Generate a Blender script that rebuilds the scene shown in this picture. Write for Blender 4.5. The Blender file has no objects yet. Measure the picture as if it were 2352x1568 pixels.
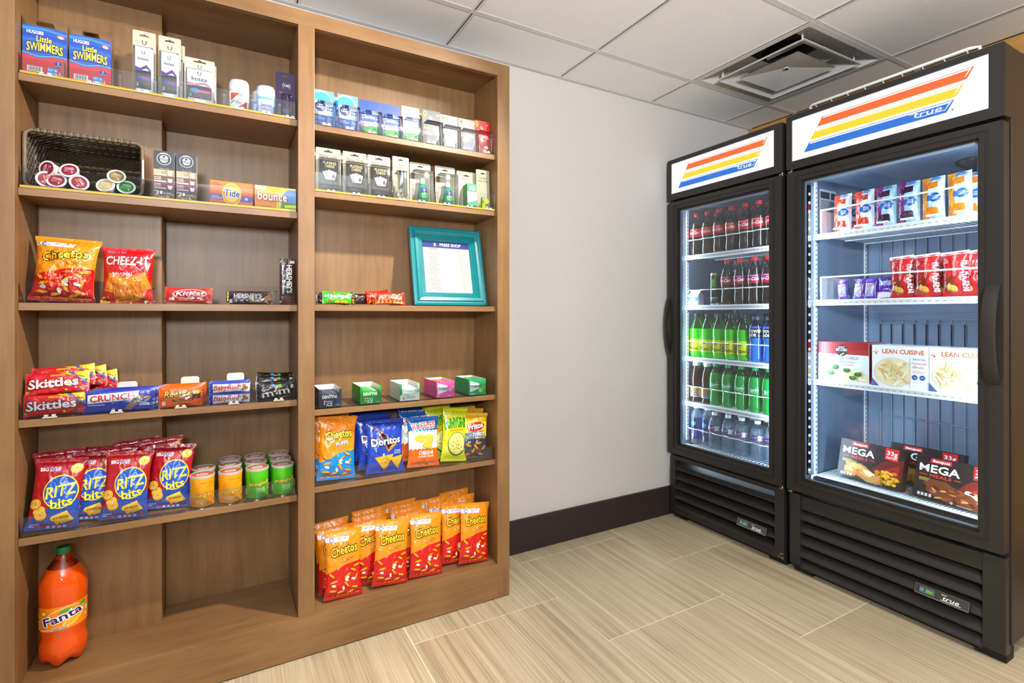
import bpy, bmesh, math, random
from mathutils import Vector, Matrix, noise
from mathutils.geometry import tessellate_polygon
random.seed(7)
SC = bpy.context.scene
COL = SC.collection
R = math.radians

# ---------------------------------------------------------------- camera, world, lights
FPX, PSI, V0, CX, EYE = 1173.5, R(29.2), 722.6, 1176.0, 1.125
SP, CP = math.sin(PSI), math.cos(PSI)
cam = bpy.data.cameras.new('camera'); camo = bpy.data.objects.new('camera', cam); COL.objects.link(camo)
cam.sensor_width = 36.0; cam.lens = FPX / 2352 * 36.0
cam.shift_y = -(784 - V0) / 2352
cam.clip_start = 0.02
camo.location = (0, 0, EYE); camo.rotation_euler = (R(90), 0, -PSI)
SC.camera = camo

SC.view_settings.view_transform = 'Standard'; SC.view_settings.look = 'None'
SC.view_settings.gamma = 1.0; SC.view_settings.use_curve_mapping = False
SC.view_settings.exposure = 0.0
SC.cycles.transparent_max_bounces = 24
SC.cycles.max_bounces = 9
SC.cycles.sample_clamp_indirect = 6.0
SC.cycles.caustics_reflective = False; SC.cycles.caustics_refractive = False

W = bpy.data.worlds.new('world'); SC.world = W; W.use_nodes = True
W.node_tree.nodes['Background'].inputs[0].default_value = (0.97, 0.98, 1.0, 1)
W.node_tree.nodes['Background'].inputs[1].default_value = 0.22

def lamp(name, kind, loc, energy, color, aim=None, **kw):
    d = bpy.data.lights.new(name, kind); d.energy = energy; d.color = color
    for k, v in kw.items(): setattr(d, k, v)
    o = bpy.data.objects.new(name, d); COL.objects.link(o); o.location = loc
    if aim is not None:
        o.rotation_euler = (Vector(aim) - Vector(loc)).to_track_quat('-Z', 'Y').to_euler()
    return o
# recessed ceiling can in the tile in front of the bookcase
lamp('downlight_lamp', 'SPOT', (1.137, 0.885, 2.285), 255, (1.0, 0.925, 0.80), aim=(-0.32, 1.8, 0.98),
     spot_size=R(96), spot_blend=0.9, shadow_soft_size=0.035)
# second spot, added out of view to brighten the floor and cooler fronts
lamp('downlight_lamp', 'SPOT', (1.34, -0.02, 2.285), 120, (1.0, 0.93, 0.82), aim=(1.34, 0.0, 0.0),
     spot_size=R(104), spot_blend=0.6, shadow_soft_size=0.05)
# added upward fill behind the viewer, no known fixture: brightens the ceiling
lamp('added_fill_light', 'AREA', (-0.25, -1.15, 1.60), 150, (0.88, 0.95, 1.0), aim=(0.25, -0.75, 2.3),
     shape='DISK', size=0.45)

# ---------------------------------------------------------------- pixel rays of the photograph to points in the room
def ray(u, v):
    a = u - CX
    return (FPX * SP + a * CP, FPX * CP - a * SP, V0 - v)
def onY(u, v, Y):
    d = ray(u, v); t = Y / d[1]; return Vector((d[0] * t, Y, EYE + d[2] * t))
def onX(u, v, X):
    d = ray(u, v); t = X / d[0]; return Vector((X, d[1] * t, EYE + d[2] * t))
def onZ(u, v, Z):
    d = ray(u, v); t = (Z - EYE) / d[2]; return Vector((d[0] * t, d[1] * t, Z))

# ---------------------------------------------------------------- materials
def lin(h):
    h = h.lstrip('#')
    c = [int(h[i:i + 2], 16) / 255 for i in (0, 2, 4)]
    return tuple(x / 12.92 if x <= 0.04045 else ((x + 0.055) / 1.055) ** 2.4 for x in c) + (1.0,)
MATS = {}
def newmat(name):
    m = bpy.data.materials.new(name); m.use_nodes = True
    nt = m.node_tree; b = nt.nodes['Principled BSDF']; o = nt.nodes['Material Output']
    return m, nt, b, o
FIN = dict(card=(.42, 0, 0), foil=(.27, 0, .35), paper=(.75, 0, 0), gloss=(.15, 0, .3), matte=(.6, 0, 0), metal=(.3, 1, 0), chrome=(.12, 1, 0))
def P(hexc, fin='card'):
    k = (hexc, fin)
    if k in MATS: return MATS[k]
    m, nt, b, o = newmat('%s_%s' % (fin, hexc.lstrip('#')))
    b.inputs['Base Color'].default_value = lin(hexc)
    if fin.startswith('glow'):
        b.inputs['Base Color'].default_value = (0.02, 0.02, 0.02, 1)
        b.inputs['Emission Color'].default_value = lin(hexc)
        b.inputs['Emission Strength'].default_value = float(fin[4:])
        b.inputs['Roughness'].default_value = .4
    else:
        r, me, co = FIN[fin]
        b.inputs['Roughness'].default_value = r; b.inputs['Metallic'].default_value = me
        b.inputs['Coat Weight'].default_value = co; b.inputs['Coat Roughness'].default_value = .12
        if fin == 'foil':                     # crinkled film
            tc = nt.nodes.new('ShaderNodeTexCoord'); n1 = nt.nodes.new('ShaderNodeTexNoise'); n1.inputs['Scale'].default_value = 38; n1.inputs['Detail'].default_value = 2; n1.inputs['Distortion'].default_value = .6
            bp = nt.nodes.new('ShaderNodeBump'); bp.inputs['Strength'].default_value = .55; bp.inputs['Distance'].default_value = .006
            nt.links.new(tc.outputs['Object'], n1.inputs['Vector']); nt.links.new(n1.outputs[0], bp.inputs['Height'])
            nt.links.new(bp.outputs[0], b.inputs['Normal']); nt.links.new(bp.outputs[0], b.inputs['Coat Normal'])
    MATS[k] = m; return m
def clear(name, tint=(.96, .97, .97), ior=1.45, rough=.03, gain=1.0):
    if name in MATS: return MATS[name]
    m, nt, b, o = newmat(name); nt.nodes.remove(b)
    tr = nt.nodes.new('ShaderNodeBsdfTransparent'); tr.inputs[0].default_value = (*tint, 1)
    gl = nt.nodes.new('ShaderNodeBsdfGlossy'); gl.inputs['Roughness'].default_value = rough
    fr = nt.nodes.new('ShaderNodeFresnel'); fr.inputs[0].default_value = ior
    mx = nt.nodes.new('ShaderNodeMixShader')
    if gain != 1.0:
        mu = nt.nodes.new('ShaderNodeMath'); mu.operation = 'MULTIPLY'; mu.inputs[1].default_value = gain; mu.use_clamp = True
        nt.links.new(fr.outputs[0], mu.inputs[0]); nt.links.new(mu.outputs[0], mx.inputs[0])
    else: nt.links.new(fr.outputs[0], mx.inputs[0])
    nt.links.new(tr.outputs[0], mx.inputs[1]); nt.links.new(gl.outputs[0], mx.inputs[2])
    nt.links.new(mx.outputs[0], o.inputs[0])
    MATS[name] = m; return m
def tinted(name, body, tint, thru=.5, rough=.08):
    """coloured drink in a bottle: part scattering colour, part see-through"""
    if name in MATS: return MATS[name]
    m, nt, b, o = newmat(name)
    b.inputs['Base Color'].default_value = lin(body); b.inputs['Roughness'].default_value = rough
    b.inputs['Coat Weight'].default_value = .5; b.inputs['Coat Roughness'].default_value = .04
    tr = nt.nodes.new('ShaderNodeBsdfTransparent'); tr.inputs[0].default_value = lin(tint)
    mx = nt.nodes.new('ShaderNodeMixShader'); mx.inputs[0].default_value = thru
    nt.links.new(b.outputs[0], mx.inputs[1]); nt.links.new(tr.outputs[0], mx.inputs[2])
    nt.links.new(mx.outputs[0], o.inputs[0])
    MATS[name] = m; return m
def node(nt, t, **kw):
    n = nt.nodes.new(t)
    for k, v in kw.items():
        if k.startswith('i_'): n.inputs[int(k[2:])].default_value = v
        else: setattr(n, k, v)
    return n
def wood(name, c0, c1, scale, rough=.42):
    m, nt, b, o = newmat(name)
    tc = node(nt, 'ShaderNodeTexCoord'); mp = node(nt, 'ShaderNodeMapping')
    mp.inputs['Scale'].default_value = scale
    nt.links.new(tc.outputs['Object'], mp.inputs[0])
    n1 = node(nt, 'ShaderNodeTexNoise'); n1.inputs['Scale'].default_value = 3.0; n1.inputs['Detail'].default_value = 6; n1.inputs['Roughness'].default_value = .65
    nt.links.new(mp.outputs[0], n1.inputs['Vector'])
    n2 = node(nt, 'ShaderNodeTexNoise'); n2.inputs['Scale'].default_value = 4.0; n2.inputs['Detail'].default_value = 3
    nt.links.new(tc.outputs['Object'], n2.inputs['Vector'])
    mi = node(nt, 'ShaderNodeMix'); mi.data_type = 'FLOAT'; mi.inputs[0].default_value = .45
    nt.links.new(n1.outputs[0], mi.inputs[2]); nt.links.new(n2.outputs[0], mi.inputs[3])
    cr = node(nt, 'ShaderNodeValToRGB'); cr.color_ramp.elements[0].position = .36; cr.color_ramp.elements[1].position = .64
    cr.color_ramp.elements[0].color = lin(c0); cr.color_ramp.elements[1].color = lin(c1)
    nt.links.new(mi.outputs[0], cr.inputs[0]); nt.links.new(cr.outputs[0], b.inputs['Base Color'])
    bp = node(nt, 'ShaderNodeBump'); bp.inputs['Strength'].default_value = .05; bp.inputs['Distance'].default_value = .002
    nt.links.new(n1.outputs[0], bp.inputs['Height']); nt.links.new(bp.outputs[0], b.inputs['Normal'])
    b.inputs['Roughness'].default_value = rough
    return m
WOODV = wood('maple_vertical', '#745130', '#8d6942', (14, 14, 1.2))
WOODH = wood('maple_horizontal', '#745130', '#8d6942', (1.2, 14, 14))
OAK = wood('oak_trim', '#a8763f', '#c0904f', (14, 1.2, 14))
def bumpy(name, c, c2, scale, dist, strength=.3, rough=.85, aniso=(1, 1, 1)):
    m, nt, b, o = newmat(name)
    tc = node(nt, 'ShaderNodeTexCoord'); mp = node(nt, 'ShaderNodeMapping'); mp.inputs['Scale'].default_value = aniso
    nt.links.new(tc.outputs['Object'], mp.inputs[0])
    n1 = node(nt, 'ShaderNodeTexNoise'); n1.inputs['Scale'].default_value = scale; n1.inputs['Detail'].default_value = 4
    nt.links.new(mp.outputs[0], n1.inputs['Vector'])
    mx = node(nt, 'ShaderNodeMix'); mx.data_type = 'RGBA'; mx.inputs[6].default_value = lin(c); mx.inputs[7].default_value = lin(c2)
    nt.links.new(n1.outputs[0], mx.inputs[0]); nt.links.new(mx.outputs[2], b.inputs['Base Color'])
    bp = node(nt, 'ShaderNodeBump'); bp.inputs['Strength'].default_value = strength; bp.inputs['Distance'].default_value = dist
    nt.links.new(n1.outputs[0], bp.inputs['Height']); nt.links.new(bp.outputs[0], b.inputs['Normal'])
    b.inputs['Roughness'].default_value = rough
    return m
WALLM = bumpy('wall_vinyl', '#cdc6c2', '#d4cdc9', 60, .001, .25, .6, (1, 1, 3))
TILEC = bumpy('ceiling_tile_fibre', '#f1efee', '#f8f7f6', 170, .0015, .35, .9)
GRIDM = P('#dddad8', 'matte')
BASEM = P('#2a1f1d', 'matte')
GROUT = bumpy('grout', '#ece1c9', '#f2e9d6', 80, .001, .3, .9)
def floor_mat():
    m, nt, b, o = newmat('striated_tile')
    tc = node(nt, 'ShaderNodeTexCoord'); oi = node(nt, 'ShaderNodeObjectInfo')
    ad = node(nt, 'ShaderNodeVectorMath', operation='ADD')
    sc = node(nt, 'ShaderNodeVectorMath', operation='SCALE'); sc.inputs['Scale'].default_value = 37.0
    cb = node(nt, 'ShaderNodeCombineXYZ')
    for i in range(3): nt.links.new(oi.outputs['Random'], cb.inputs[i])
    nt.links.new(cb.outputs[0], sc.inputs[0]); nt.links.new(tc.outputs['Object'], ad.inputs[0]); nt.links.new(sc.outputs[0], ad.inputs[1])
    def nz(scale, det, rough):
        mp = node(nt, 'ShaderNodeMapping'); mp.inputs['Scale'].default_value = scale
        n = node(nt, 'ShaderNodeTexNoise'); n.inputs['Scale'].default_value = 1.0; n.inputs['Detail'].default_value = det; n.inputs['Roughness'].default_value = rough
        nt.links.new(ad.outputs[0], mp.inputs[0]); nt.links.new(mp.outputs[0], n.inputs['Vector']); return n
    a = nz((210, 2.2, 1), 3, .6); c = nz((55, .9, 1), 2, .5); d = nz((2.5, 2.0, 1), 2, .5)
    m1 = node(nt, 'ShaderNodeMix'); m1.data_type = 'FLOAT'; m1.inputs[0].default_value = .4
    nt.links.new(a.outputs[0], m1.inputs[2]); nt.links.new(c.outputs[0], m1.inputs[3])
    m2 = node(nt, 'ShaderNodeMix'); m2.data_type = 'FLOAT'; m2.inputs[0].default_value = .2
    nt.links.new(m1.outputs[0], m2.inputs[2]); nt.links.new(d.outputs[0], m2.inputs[3])
    cr = node(nt, 'ShaderNodeValToRGB')
    e = cr.color_ramp.elements; e[0].position = .36; e[1].position = .62; e[0].color = lin('#9a886c'); e[1].color = lin('#cfc0a4')
    x = e.new(.47); x.color = lin('#b5a487')
    nt.links.new(m2.outputs[0], cr.inputs[0]); nt.links.new(cr.outputs[0], b.inputs['Base Color'])
    bp = node(nt, 'ShaderNodeBump'); bp.inputs['Strength'].default_value = .25; bp.inputs['Distance'].default_value = .001
    nt.links.new(m1.outputs[0], bp.inputs['Height']); nt.links.new(bp.outputs[0], b.inputs['Normal'])
    b.inputs['Roughness'].default_value = .42
    return m
FLOORT = floor_mat()
BLACK = bumpy('black_powder_coat', '#1f1d1c', '#262322', 300, .0004, .2, .38)
BLACKD = P('#0b0a0a', 'matte')
LINER = P('#74879f', 'card')
WHITEM = P('#eef2f5', 'card')
STEEL = P('#a9a6a0', 'metal')
GLASS = clear('pane_glass', (.97, .985, .99), 1.4, .0)
ACRYL = clear('clear_acrylic', (.95, .955, .965), 1.45, .05, 1.2)
PET = clear('clear_plastic', (.99, .99, .99), 1.4, .08, 1.0)

# ---------------------------------------------------------------- objects
def thing(name, label, cat, loc=(0, 0, 0), rot=(0, 0, 0), group=None):
    o = bpy.data.objects.new(name, None); COL.objects.link(o); o.empty_display_size = .03
    o.location = loc; o.rotation_euler = rot; tag(o, label, cat, group); return o
def tag(o, label, cat, group=None):
    o['label'] = label; o['category'] = cat
    if group: o['group'] = group
    return o
def struct(o): o['kind'] = 'structure'; return o
def copy_tree(o, parent=None):
    c = o.copy(); COL.objects.link(c); c.parent = parent
    for ch in list(o.children): copy_tree(ch, c)
    return c
PROTO = {}
VERTS = {}
def lowest(o):
    out = []
    def walk(x):
        for ch in x.children:
            if ch.type == 'MESH': out.extend(v.co[:] for v in ch.data.vertices)
            walk(ch)
    walk(o); return out
def put(key, build, name, label, cat, loc, rot=(0, 0, 0), group=None, scale=None, rest=True):
    """one finished thing of each kind is built, the rest are copies of it and of its parts"""
    if key in PROTO:
        o = copy_tree(PROTO[key]); o.location = loc; o.rotation_euler = rot
        if 'group' in o: del o['group']
        tag(o, label, cat, group); o.scale = (1, 1, 1)
    else:
        o = thing(name, label, cat, loc, rot, group); build(o); PROTO[key] = o
    if scale: o.scale = scale
    if rest and (rot[0] or rot[1]):           # tilted things: let the lowest corner touch what they stand on
        if key not in VERTS: VERTS[key] = lowest(PROTO[key])
        m = o.rotation_euler.to_matrix().row[2]
        low = min(m[0] * x + m[1] * y + m[2] * z for x, y, z in VERTS[key])
        if low < .0006: o.location.z += .0006 - low
    return o

class MB:
    def __init__(s): s.v = []; s.f = []; s.m = []; s.mats = []
    def mi(s, m):
        if m not in s.mats: s.mats.append(m)
        return s.mats.index(m)
    def add(s, vs, fs, m, mtx=None):
        n = len(s.v); k = s.mi(m)
        s.v += [tuple(mtx @ Vector(p)) if mtx else tuple(p) for p in vs]
        for f in fs: s.f.append(tuple(i + n for i in f)); s.m.append(k)
    def box(s, x0, y0, z0, x1, y1, z1, m, bev=0.0, mtx=None):
        if bev <= 0:
            vs = [(x, y, z) for x in (x0, x1) for y in (y0, y1) for z in (z0, z1)]
            fs = [(0, 1, 3, 2), (4, 6, 7, 5), (0, 4, 5, 1), (2, 3, 7, 6), (0, 2, 6, 4), (1, 5, 7, 3)]
            s.add(vs, fs, m, mtx); return
        bm = bmesh.new(); bmesh.ops.create_cube(bm, size=1)
        for v in bm.verts: v.co = Vector(((x0 + x1) / 2 + v.co.x * (x1 - x0), (y0 + y1) / 2 + v.co.y * (y1 - y0), (z0 + z1) / 2 + v.co.z * (z1 - z0)))
        bmesh.ops.bevel(bm, geom=bm.edges[:], offset=bev, segments=2, affect='EDGES', profile=.6)
        bm.verts.index_update()
        s.add([v.co[:] for v in bm.verts], [[v.index for v in f.verts] for f in bm.faces], m, mtx); bm.free()
    def prism(s, pts, d0, d1, m, ax='y', holes=(), mtx=None):
        """outline of 2D points pushed from d0 to d1 along an axis, with holes"""
        loops = [list(pts)] + [list(h) for h in holes]
        put3 = {'y': lambda p, d: (p[0], d, p[1]), 'x': lambda p, d: (d, p[0], p[1]), 'z': lambda p, d: (p[0], p[1], d)}[ax]
        tri = tessellate_polygon([[Vector((p[0], p[1], 0)) for p in l] for l in loops])
        flat = [p for l in loops for p in l]; n = len(flat)
        vs = [put3(p, d0) for p in flat] + [put3(p, d1) for p in flat]
        fs = [tuple(t) for t in tri] + [tuple(i + n for i in reversed(t)) for t in tri]
        k = 0
        for l in loops:
            for i in range(len(l)):
                a, b = k + i, k + (i + 1) % len(l); fs.append((a, b, b + n, a + n))
            k += len(l)
        s.add(vs, fs, m, mtx)
    def lathe(s, prof, m, n=24, mtx=None, fn=None, caps=True):
        """m: one material or a function of height"""
        vs = []; fs = []
        for r, z in prof:
            for i in range(n):
                t = 2 * math.pi * i / n; rr, zz = (r, z) if fn is None else fn(t, r, z)
                vs.append((rr * math.cos(t), rr * math.sin(t), zz))
        for j in range(len(prof) - 1):
            q = [(j * n + i, j * n + (i + 1) % n, (j + 1) * n + (i + 1) % n, (j + 1) * n + i) for i in range(n)]
            if callable(m): s.add([], [], m((prof[j][1] + prof[j + 1][1]) / 2))
            fs.append(q)
        base = len(s.v); mm = [m((prof[j][1] + prof[j + 1][1]) / 2) if callable(m) else m for j in range(len(prof) - 1)]
        s.v += [tuple(mtx @ Vector(p)) if mtx else p for p in vs]
        for j, q in enumerate(fs):
            k = s.mi(mm[j])
            for f in q: s.f.append(tuple(i + base for i in f)); s.m.append(k)
        if caps:
            for j, k in ((0, 0), (len(prof) - 1, -1)):
                if prof[j][0] > 1e-4:
                    r = [base + j * n + i for i in range(n)]; s.f.append(tuple(r if j else reversed(r))); s.m.append(s.mi(mm[k]))
    def tube(s, pts, r, m, n=8, closed=False):
        pts = [Vector(p) for p in pts]; N = len(pts); vs = []; fs = []; ref = None
        for i, p in enumerate(pts):
            if closed: d = pts[(i + 1) % N] - pts[i - 1]
            else: d = pts[min(i + 1, N - 1)] - pts[max(i - 1, 0)]
            d.normalize()
            if ref is None: ref = Vector((0, 0, 1)) if abs(d.z) < .9 else Vector((1, 0, 0))
            a = d.cross(ref).normalized(); b = a.cross(d).normalized(); ref = b if abs(b.dot(d)) < .9 else ref
            for k in range(n):
                t = 2 * math.pi * k / n; vs.append(p + a * (r * math.cos(t)) + b * (r * math.sin(t)))
        for i in range(N if closed else N - 1):
            j = (i + 1) % N
            for k in range(n): fs.append((i * n + k, i * n + (k + 1) % n, j * n + (k + 1) % n, j * n + k))
        if not closed: fs += [tuple(range(n - 1, -1, -1)), tuple((N - 1) * n + k for k in range(n))]
        s.add(vs, fs, m)
    def grid(s, fn, nu, nv, m):
        vs = [fn(i / nu, j / nv) for j in range(nv + 1) for i in range(nu + 1)]
        fs = [(j * (nu + 1) + i, j * (nu + 1) + i + 1, (j + 1) * (nu + 1) + i + 1, (j + 1) * (nu + 1) + i) for j in range(nv) for i in range(nu)]
        s.add(vs, fs, m)
    def build(s, name, parent=None, smooth=None, loc=None):
        me = bpy.data.meshes.new(name); me.from_pydata(s.v, [], s.f)
        for m in s.mats: me.materials.append(m)
        me.polygons.foreach_set('material_index', s.m)
        if smooth is not None:
            me.shade_smooth(); me.set_sharp_from_angle(angle=R(smooth))
        me.update()
        o = bpy.data.objects.new(name, me); COL.objects.link(o)
        if parent: o.parent = parent
        if loc: o.location = loc
        return o
def part(name, parent, fn, smooth=None, label=None):
    mb = MB(); fn(mb); o = mb.build(name, parent, smooth)
    if label: o['label'] = label
    return o
def rrect(x0, y0, x1, y1, r, n=4):
    out = []
    for cx, cy, a in ((x1 - r, y0 + r, -90), (x1 - r, y1 - r, 0), (x0 + r, y1 - r, 90), (x0 + r, y0 + r, 180)):
        for i in range(n + 1):
            t = R(a + 90 * i / n); out.append((cx + r * math.cos(t), cy + r * math.sin(t)))
    return out
def euro(cx, cy, w):
    """outline of a hang hole in a card"""
    h = w * .22
    return [(cx - w / 2, cy - h / 2), (cx + w / 2, cy - h / 2), (cx + w / 2, cy + h * .25), (cx + w * .16, cy + h * .4), (cx, cy + h * 1.1), (cx - w * .16, cy + h * .4), (cx - w / 2, cy + h * .25)]

# ---------------------------------------------------------------- lettering (Blender's own built-in font) and flat print
GLY = {}; ADV = {}; CAPH = .7
BOLD = (0.0, .010, .022, .036, .085)
def load_glyphs():
    global CAPH
    chars = "ABCDEFGHIJKLMNOPQRSTUVWXYZabcdefghijklmnopqrstuvwxyz0123456789&'.+-%$!*#"
    tmp = []
    def mk(body, off):
        c = bpy.data.curves.new('g', 'FONT'); c.body = body; c.size = 1; c.resolution_u = 2; c.offset = off; c.fill_mode = 'FRONT'
        o = bpy.data.objects.new('g', c); COL.objects.link(o); tmp.append(o); return o
    g = [(ch, k, mk(ch, BOLD[k])) for ch in chars for k in range(5)]
    ad = [(ch, mk(ch + 'l', 0)) for ch in chars + ' ']; base = mk('l', 0)
    dg = bpy.context.evaluated_depsgraph_get()
    def read(o):
        e = o.evaluated_get(dg); me = e.to_mesh(); me.calc_loop_triangles()
        v = [(p.co.x, p.co.y) for p in me.vertices]; t = [tuple(x.vertices) for x in me.loop_triangles]; e.to_mesh_clear(); return v, t
    for ch, k, o in g: GLY[ch, k] = read(o)
    bx = max(p[0] for p in read(base)[0])
    for ch, o in ad: ADV[ch] = max(p[0] for p in read(o)[0]) - bx
    CAPH = max(p[1] for p in GLY['H', 0][0])
    for o in tmp:
        c = o.data; bpy.data.objects.remove(o); bpy.data.curves.remove(c)
load_glyphs()

class Art:
    """flat print: shapes in fractions of width (x, 0 at the middle) and height (y, 0 at the foot)"""
    def __init__(s, w, h, fin='card'): s.w = w; s.h = h; s.fin = fin; s.it = []; s.bb = []
    def _add(s, vs, ts, col, layer=None):
        hw = s.w / 2; vs = [(min(hw, max(-hw, x)), min(s.h, max(0.0, y))) for x, y in vs]
        if not vs: return 0
        if layer is None: layer = s._above([min(p[0] for p in vs), min(p[1] for p in vs), max(p[0] for p in vs), max(p[1] for p in vs)])
        s.it.append((vs, ts, col, layer)); return layer
    def _above(s, b):
        """one ink layer above whatever is already printed under this box"""
        top = 0
        for q, l in s.bb:
            if l > top and q[0] < b[2] and b[0] < q[2] and q[1] < b[3] and b[1] < q[3]: top = l
        s.bb.append((b, top + 1)); return top + 1
    def poly(s, pts, col, layer=None):
        p = [(x * s.w, y * s.h) for x, y in pts]
        return s._add(p, [tuple(t) for t in tessellate_polygon([[Vector((a, b, 0)) for a, b in p]])], col, layer)
    def rect(s, x0, y0, x1, y1, col, layer=None, skew=0):
        return s.poly([(x0, y0), (x1, y0), (x1 + skew, y1), (x0 + skew, y1)], col, layer)
    def ell(s, cx, cy, rx, ry, col, n=24, rot=0, layer=None):
        """rx in widths; ry in heights, or None for a true circle"""
        RX = rx * s.w; RY = RX if ry is None else ry * s.h; c, d = math.cos(R(rot)), math.sin(R(rot))
        pts = []
        for i in range(n):
            t = 2 * math.pi * i / n; a, b = RX * math.cos(t), RY * math.sin(t)
            pts.append(((cx * s.w + a * c - b * d) / s.w, (cy * s.h + a * d + b * c) / s.h))
        return s.poly(pts, col, layer)
    def blob(s, cx, cy, rx, ry, rot, col, seed=0, n=12, layer=None):
        rn = random.Random(seed); RX, RY = rx * s.w, ry * s.w; c, d = math.cos(R(rot)), math.sin(R(rot)); pts = []
        for i in range(n):
            t = 2 * math.pi * i / n; k = rn.uniform(.8, 1.1); a, b = RX * k * math.cos(t), RY * k * math.sin(t)
            pts.append(((cx * s.w + a * c - b * d) / s.w, (cy * s.h + a * d + b * c) / s.h))
        return s.poly(pts, col, layer)
    def text(s, t, x, y, h, col, w=None, bold=1, shear=0, rot=0, out=None, al='c', wave=0, outb=4):
        """h: capital height in heights, w: width to fit in widths, out: colour of an outline"""
        k = h * s.h / CAPH; tot = sum(ADV[c] for c in t) * k
        sx = (w * s.w / tot) if w else 1.0; tot *= sx
        x0 = {'c': -tot / 2, 'l': 0, 'r': -tot}[al]; c, d = math.cos(R(rot)), math.sin(R(rot))
        for col_, lev in (([(out, outb)] if out else []) + [(col, bold)]):
            pen = x0; vs = []; ts = []
            for ch in t:
                if ch != ' ':
                    gv, gt = GLY[ch, 1 if (ch in 'MNWmw' and 0 < lev < 4) else lev]; n = len(vs)
                    for px, py in gv:
                        X = pen + px * k * sx + py * k * shear; Y = py * k
                        if wave: Y += wave * s.h * math.cos((X - x0 - tot / 2) / max(tot, 1e-6) * math.pi)
                        vs.append((x * s.w + X * c - Y * d, y * s.h + X * d + Y * c))
                    ts += [tuple(i + n for i in q) for q in gt]
                pen += ADV[ch] * k * sx
            s._add(vs, ts, col_)
    def lines(s, x0, y0, x1, y1, n, col, fill=.45, seed=1):
        """rows of print too small to read"""
        rn = random.Random(seed); L = s._above([x0 * s.w, y0 * s.h, x1 * s.w, y1 * s.h]); dy = (y1 - y0) / n
        for i in range(n):
            yy = y0 + (n - 1 - i) * dy; s.rect(x0, yy, x0 + (x1 - x0) * rn.uniform(.55, 1), yy + dy * fill, col, L)
    def build(s, name, parent, surf, maxlen=None, eps=None):
        if eps is None: eps = .0005 if maxlen else .00022
        bm = bmesh.new(); mats = []; eps = min(eps, .0034 / max([1] + [i[3] for i in s.it]))
        for vs, ts, col, layer in s.it:
            m = col if not isinstance(col, str) else P(col, s.fin)
            if m not in mats: mats.append(m)
            k = mats.index(m); bv = [bm.verts.new((x, y, layer * eps)) for x, y in vs]
            for t in ts:
                try: bm.faces.new([bv[i] for i in t]).material_index = k
                except ValueError: pass
        if maxlen:
            for _ in range(5):
                e = [e for e in bm.edges if e.calc_length() > maxlen]
                if not e: break
                bmesh.ops.subdivide_edges(bm, edges=e, cuts=1, use_grid_fill=False)
                bmesh.ops.triangulate(bm, faces=[f for f in bm.faces if len(f.verts) > 3])
        for v in bm.verts: v.co = surf(v.co.x, v.co.y, v.co.z)
        me = bpy.data.meshes.new(name); bm.to_mesh(me); bm.free()
        for m in mats: me.materials.append(m)
        if maxlen: me.shade_smooth()
        o = bpy.data.objects.new(name, me); COL.objects.link(o); o.parent = parent; return o
def flat(y=0.0, z=0.0): return lambda x, yy, o: (x, y - o - .0002, z + yy)
def cyl(r, z=0.0, rot=0.0): return lambda x, y, o: ((r + o + .0003) * math.sin(x / r + rot), -(r + o + .0003) * math.cos(x / r + rot), z + y)

# ================================================================ ROOM
YW, CZ, XR = 2.098, 2.297, 2.90
def slab(name, x0, y0, z0, x1, y1, z1, m):
    mb = MB(); mb.box(x0, y0, z0, x1, y1, z1, m); return struct(mb.build(name))
slab('wall_back', -2.4, YW, -.02, XR + .1, YW + .1, 2.45, WALLM)
wr = slab('wall_right', XR + .012, -2.4, -.02, XR + .1, YW, 2.45, P('#8d6a3e', 'matte'))
slab('wall_left', -2.4, -2.6, -.02, -2.3, YW, 2.45, WALLM)
for i, (y0, y1) in enumerate(((-2.3, -1.25), (-1.24, -.19), (-.18, .87), (.88, 2.09))):   # wood wall panels under a fascia
    for z0, z1 in ((.16, 1.18), (1.19, 2.19)):
        part('wall_panel', wr, lambda mb: mb.box(XR, y0, z0, XR + .014, y1, z1, OAK, .002))
mb = MB(); mb.box(XR - .012, -2.4, 2.21, XR + .012, YW - .002, CZ - .004, OAK, .003); struct(mb.build('trim_1'))
mb = MB(); mb.box(.992, YW - .014, 0, XR - .02, YW + .004, .157, BASEM, .003); struct(mb.build('baseboard_back'))
# floor: square striated tiles in a half bond, light grout in the joints
fl = struct(thing('floor', '', '')); del fl['label']; del fl['category']
part('grout_bed', fl, lambda mb: mb.box(-2.4, -2.6, -.03, XR + .1, YW + .1, -.0015, GROUT))
TX, TY, GJ = .5965, .6215, .0028
def tile_mesh():
    mb = MB(); mb.box(-TX / 2 + GJ / 2, -TY / 2 + GJ / 2, -.012, TX / 2 - GJ / 2, TY / 2 - GJ / 2, 0, FLOORT, .0012); o = mb.build('floor_tile', fl); return o
t0 = tile_mesh(); first = True
for i in range(-3, 4):
    yo = 2.0 if (i % 2 == 1) else 1.687
    xc = 1.452 + (i - 1) * TX
    for j in range(-8, 2):
        yc = yo - TY / 2 + j * TY + TY
        if yc - TY / 2 > YW or yc + TY / 2 < -2.4 or xc - TX / 2 > XR or xc < -1.2: continue
        if yc < -1.4: continue
        o = t0 if first else t0.copy()
        if not first: COL.objects.link(o)
        first = False; o.location = (xc, yc, 0)
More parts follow.
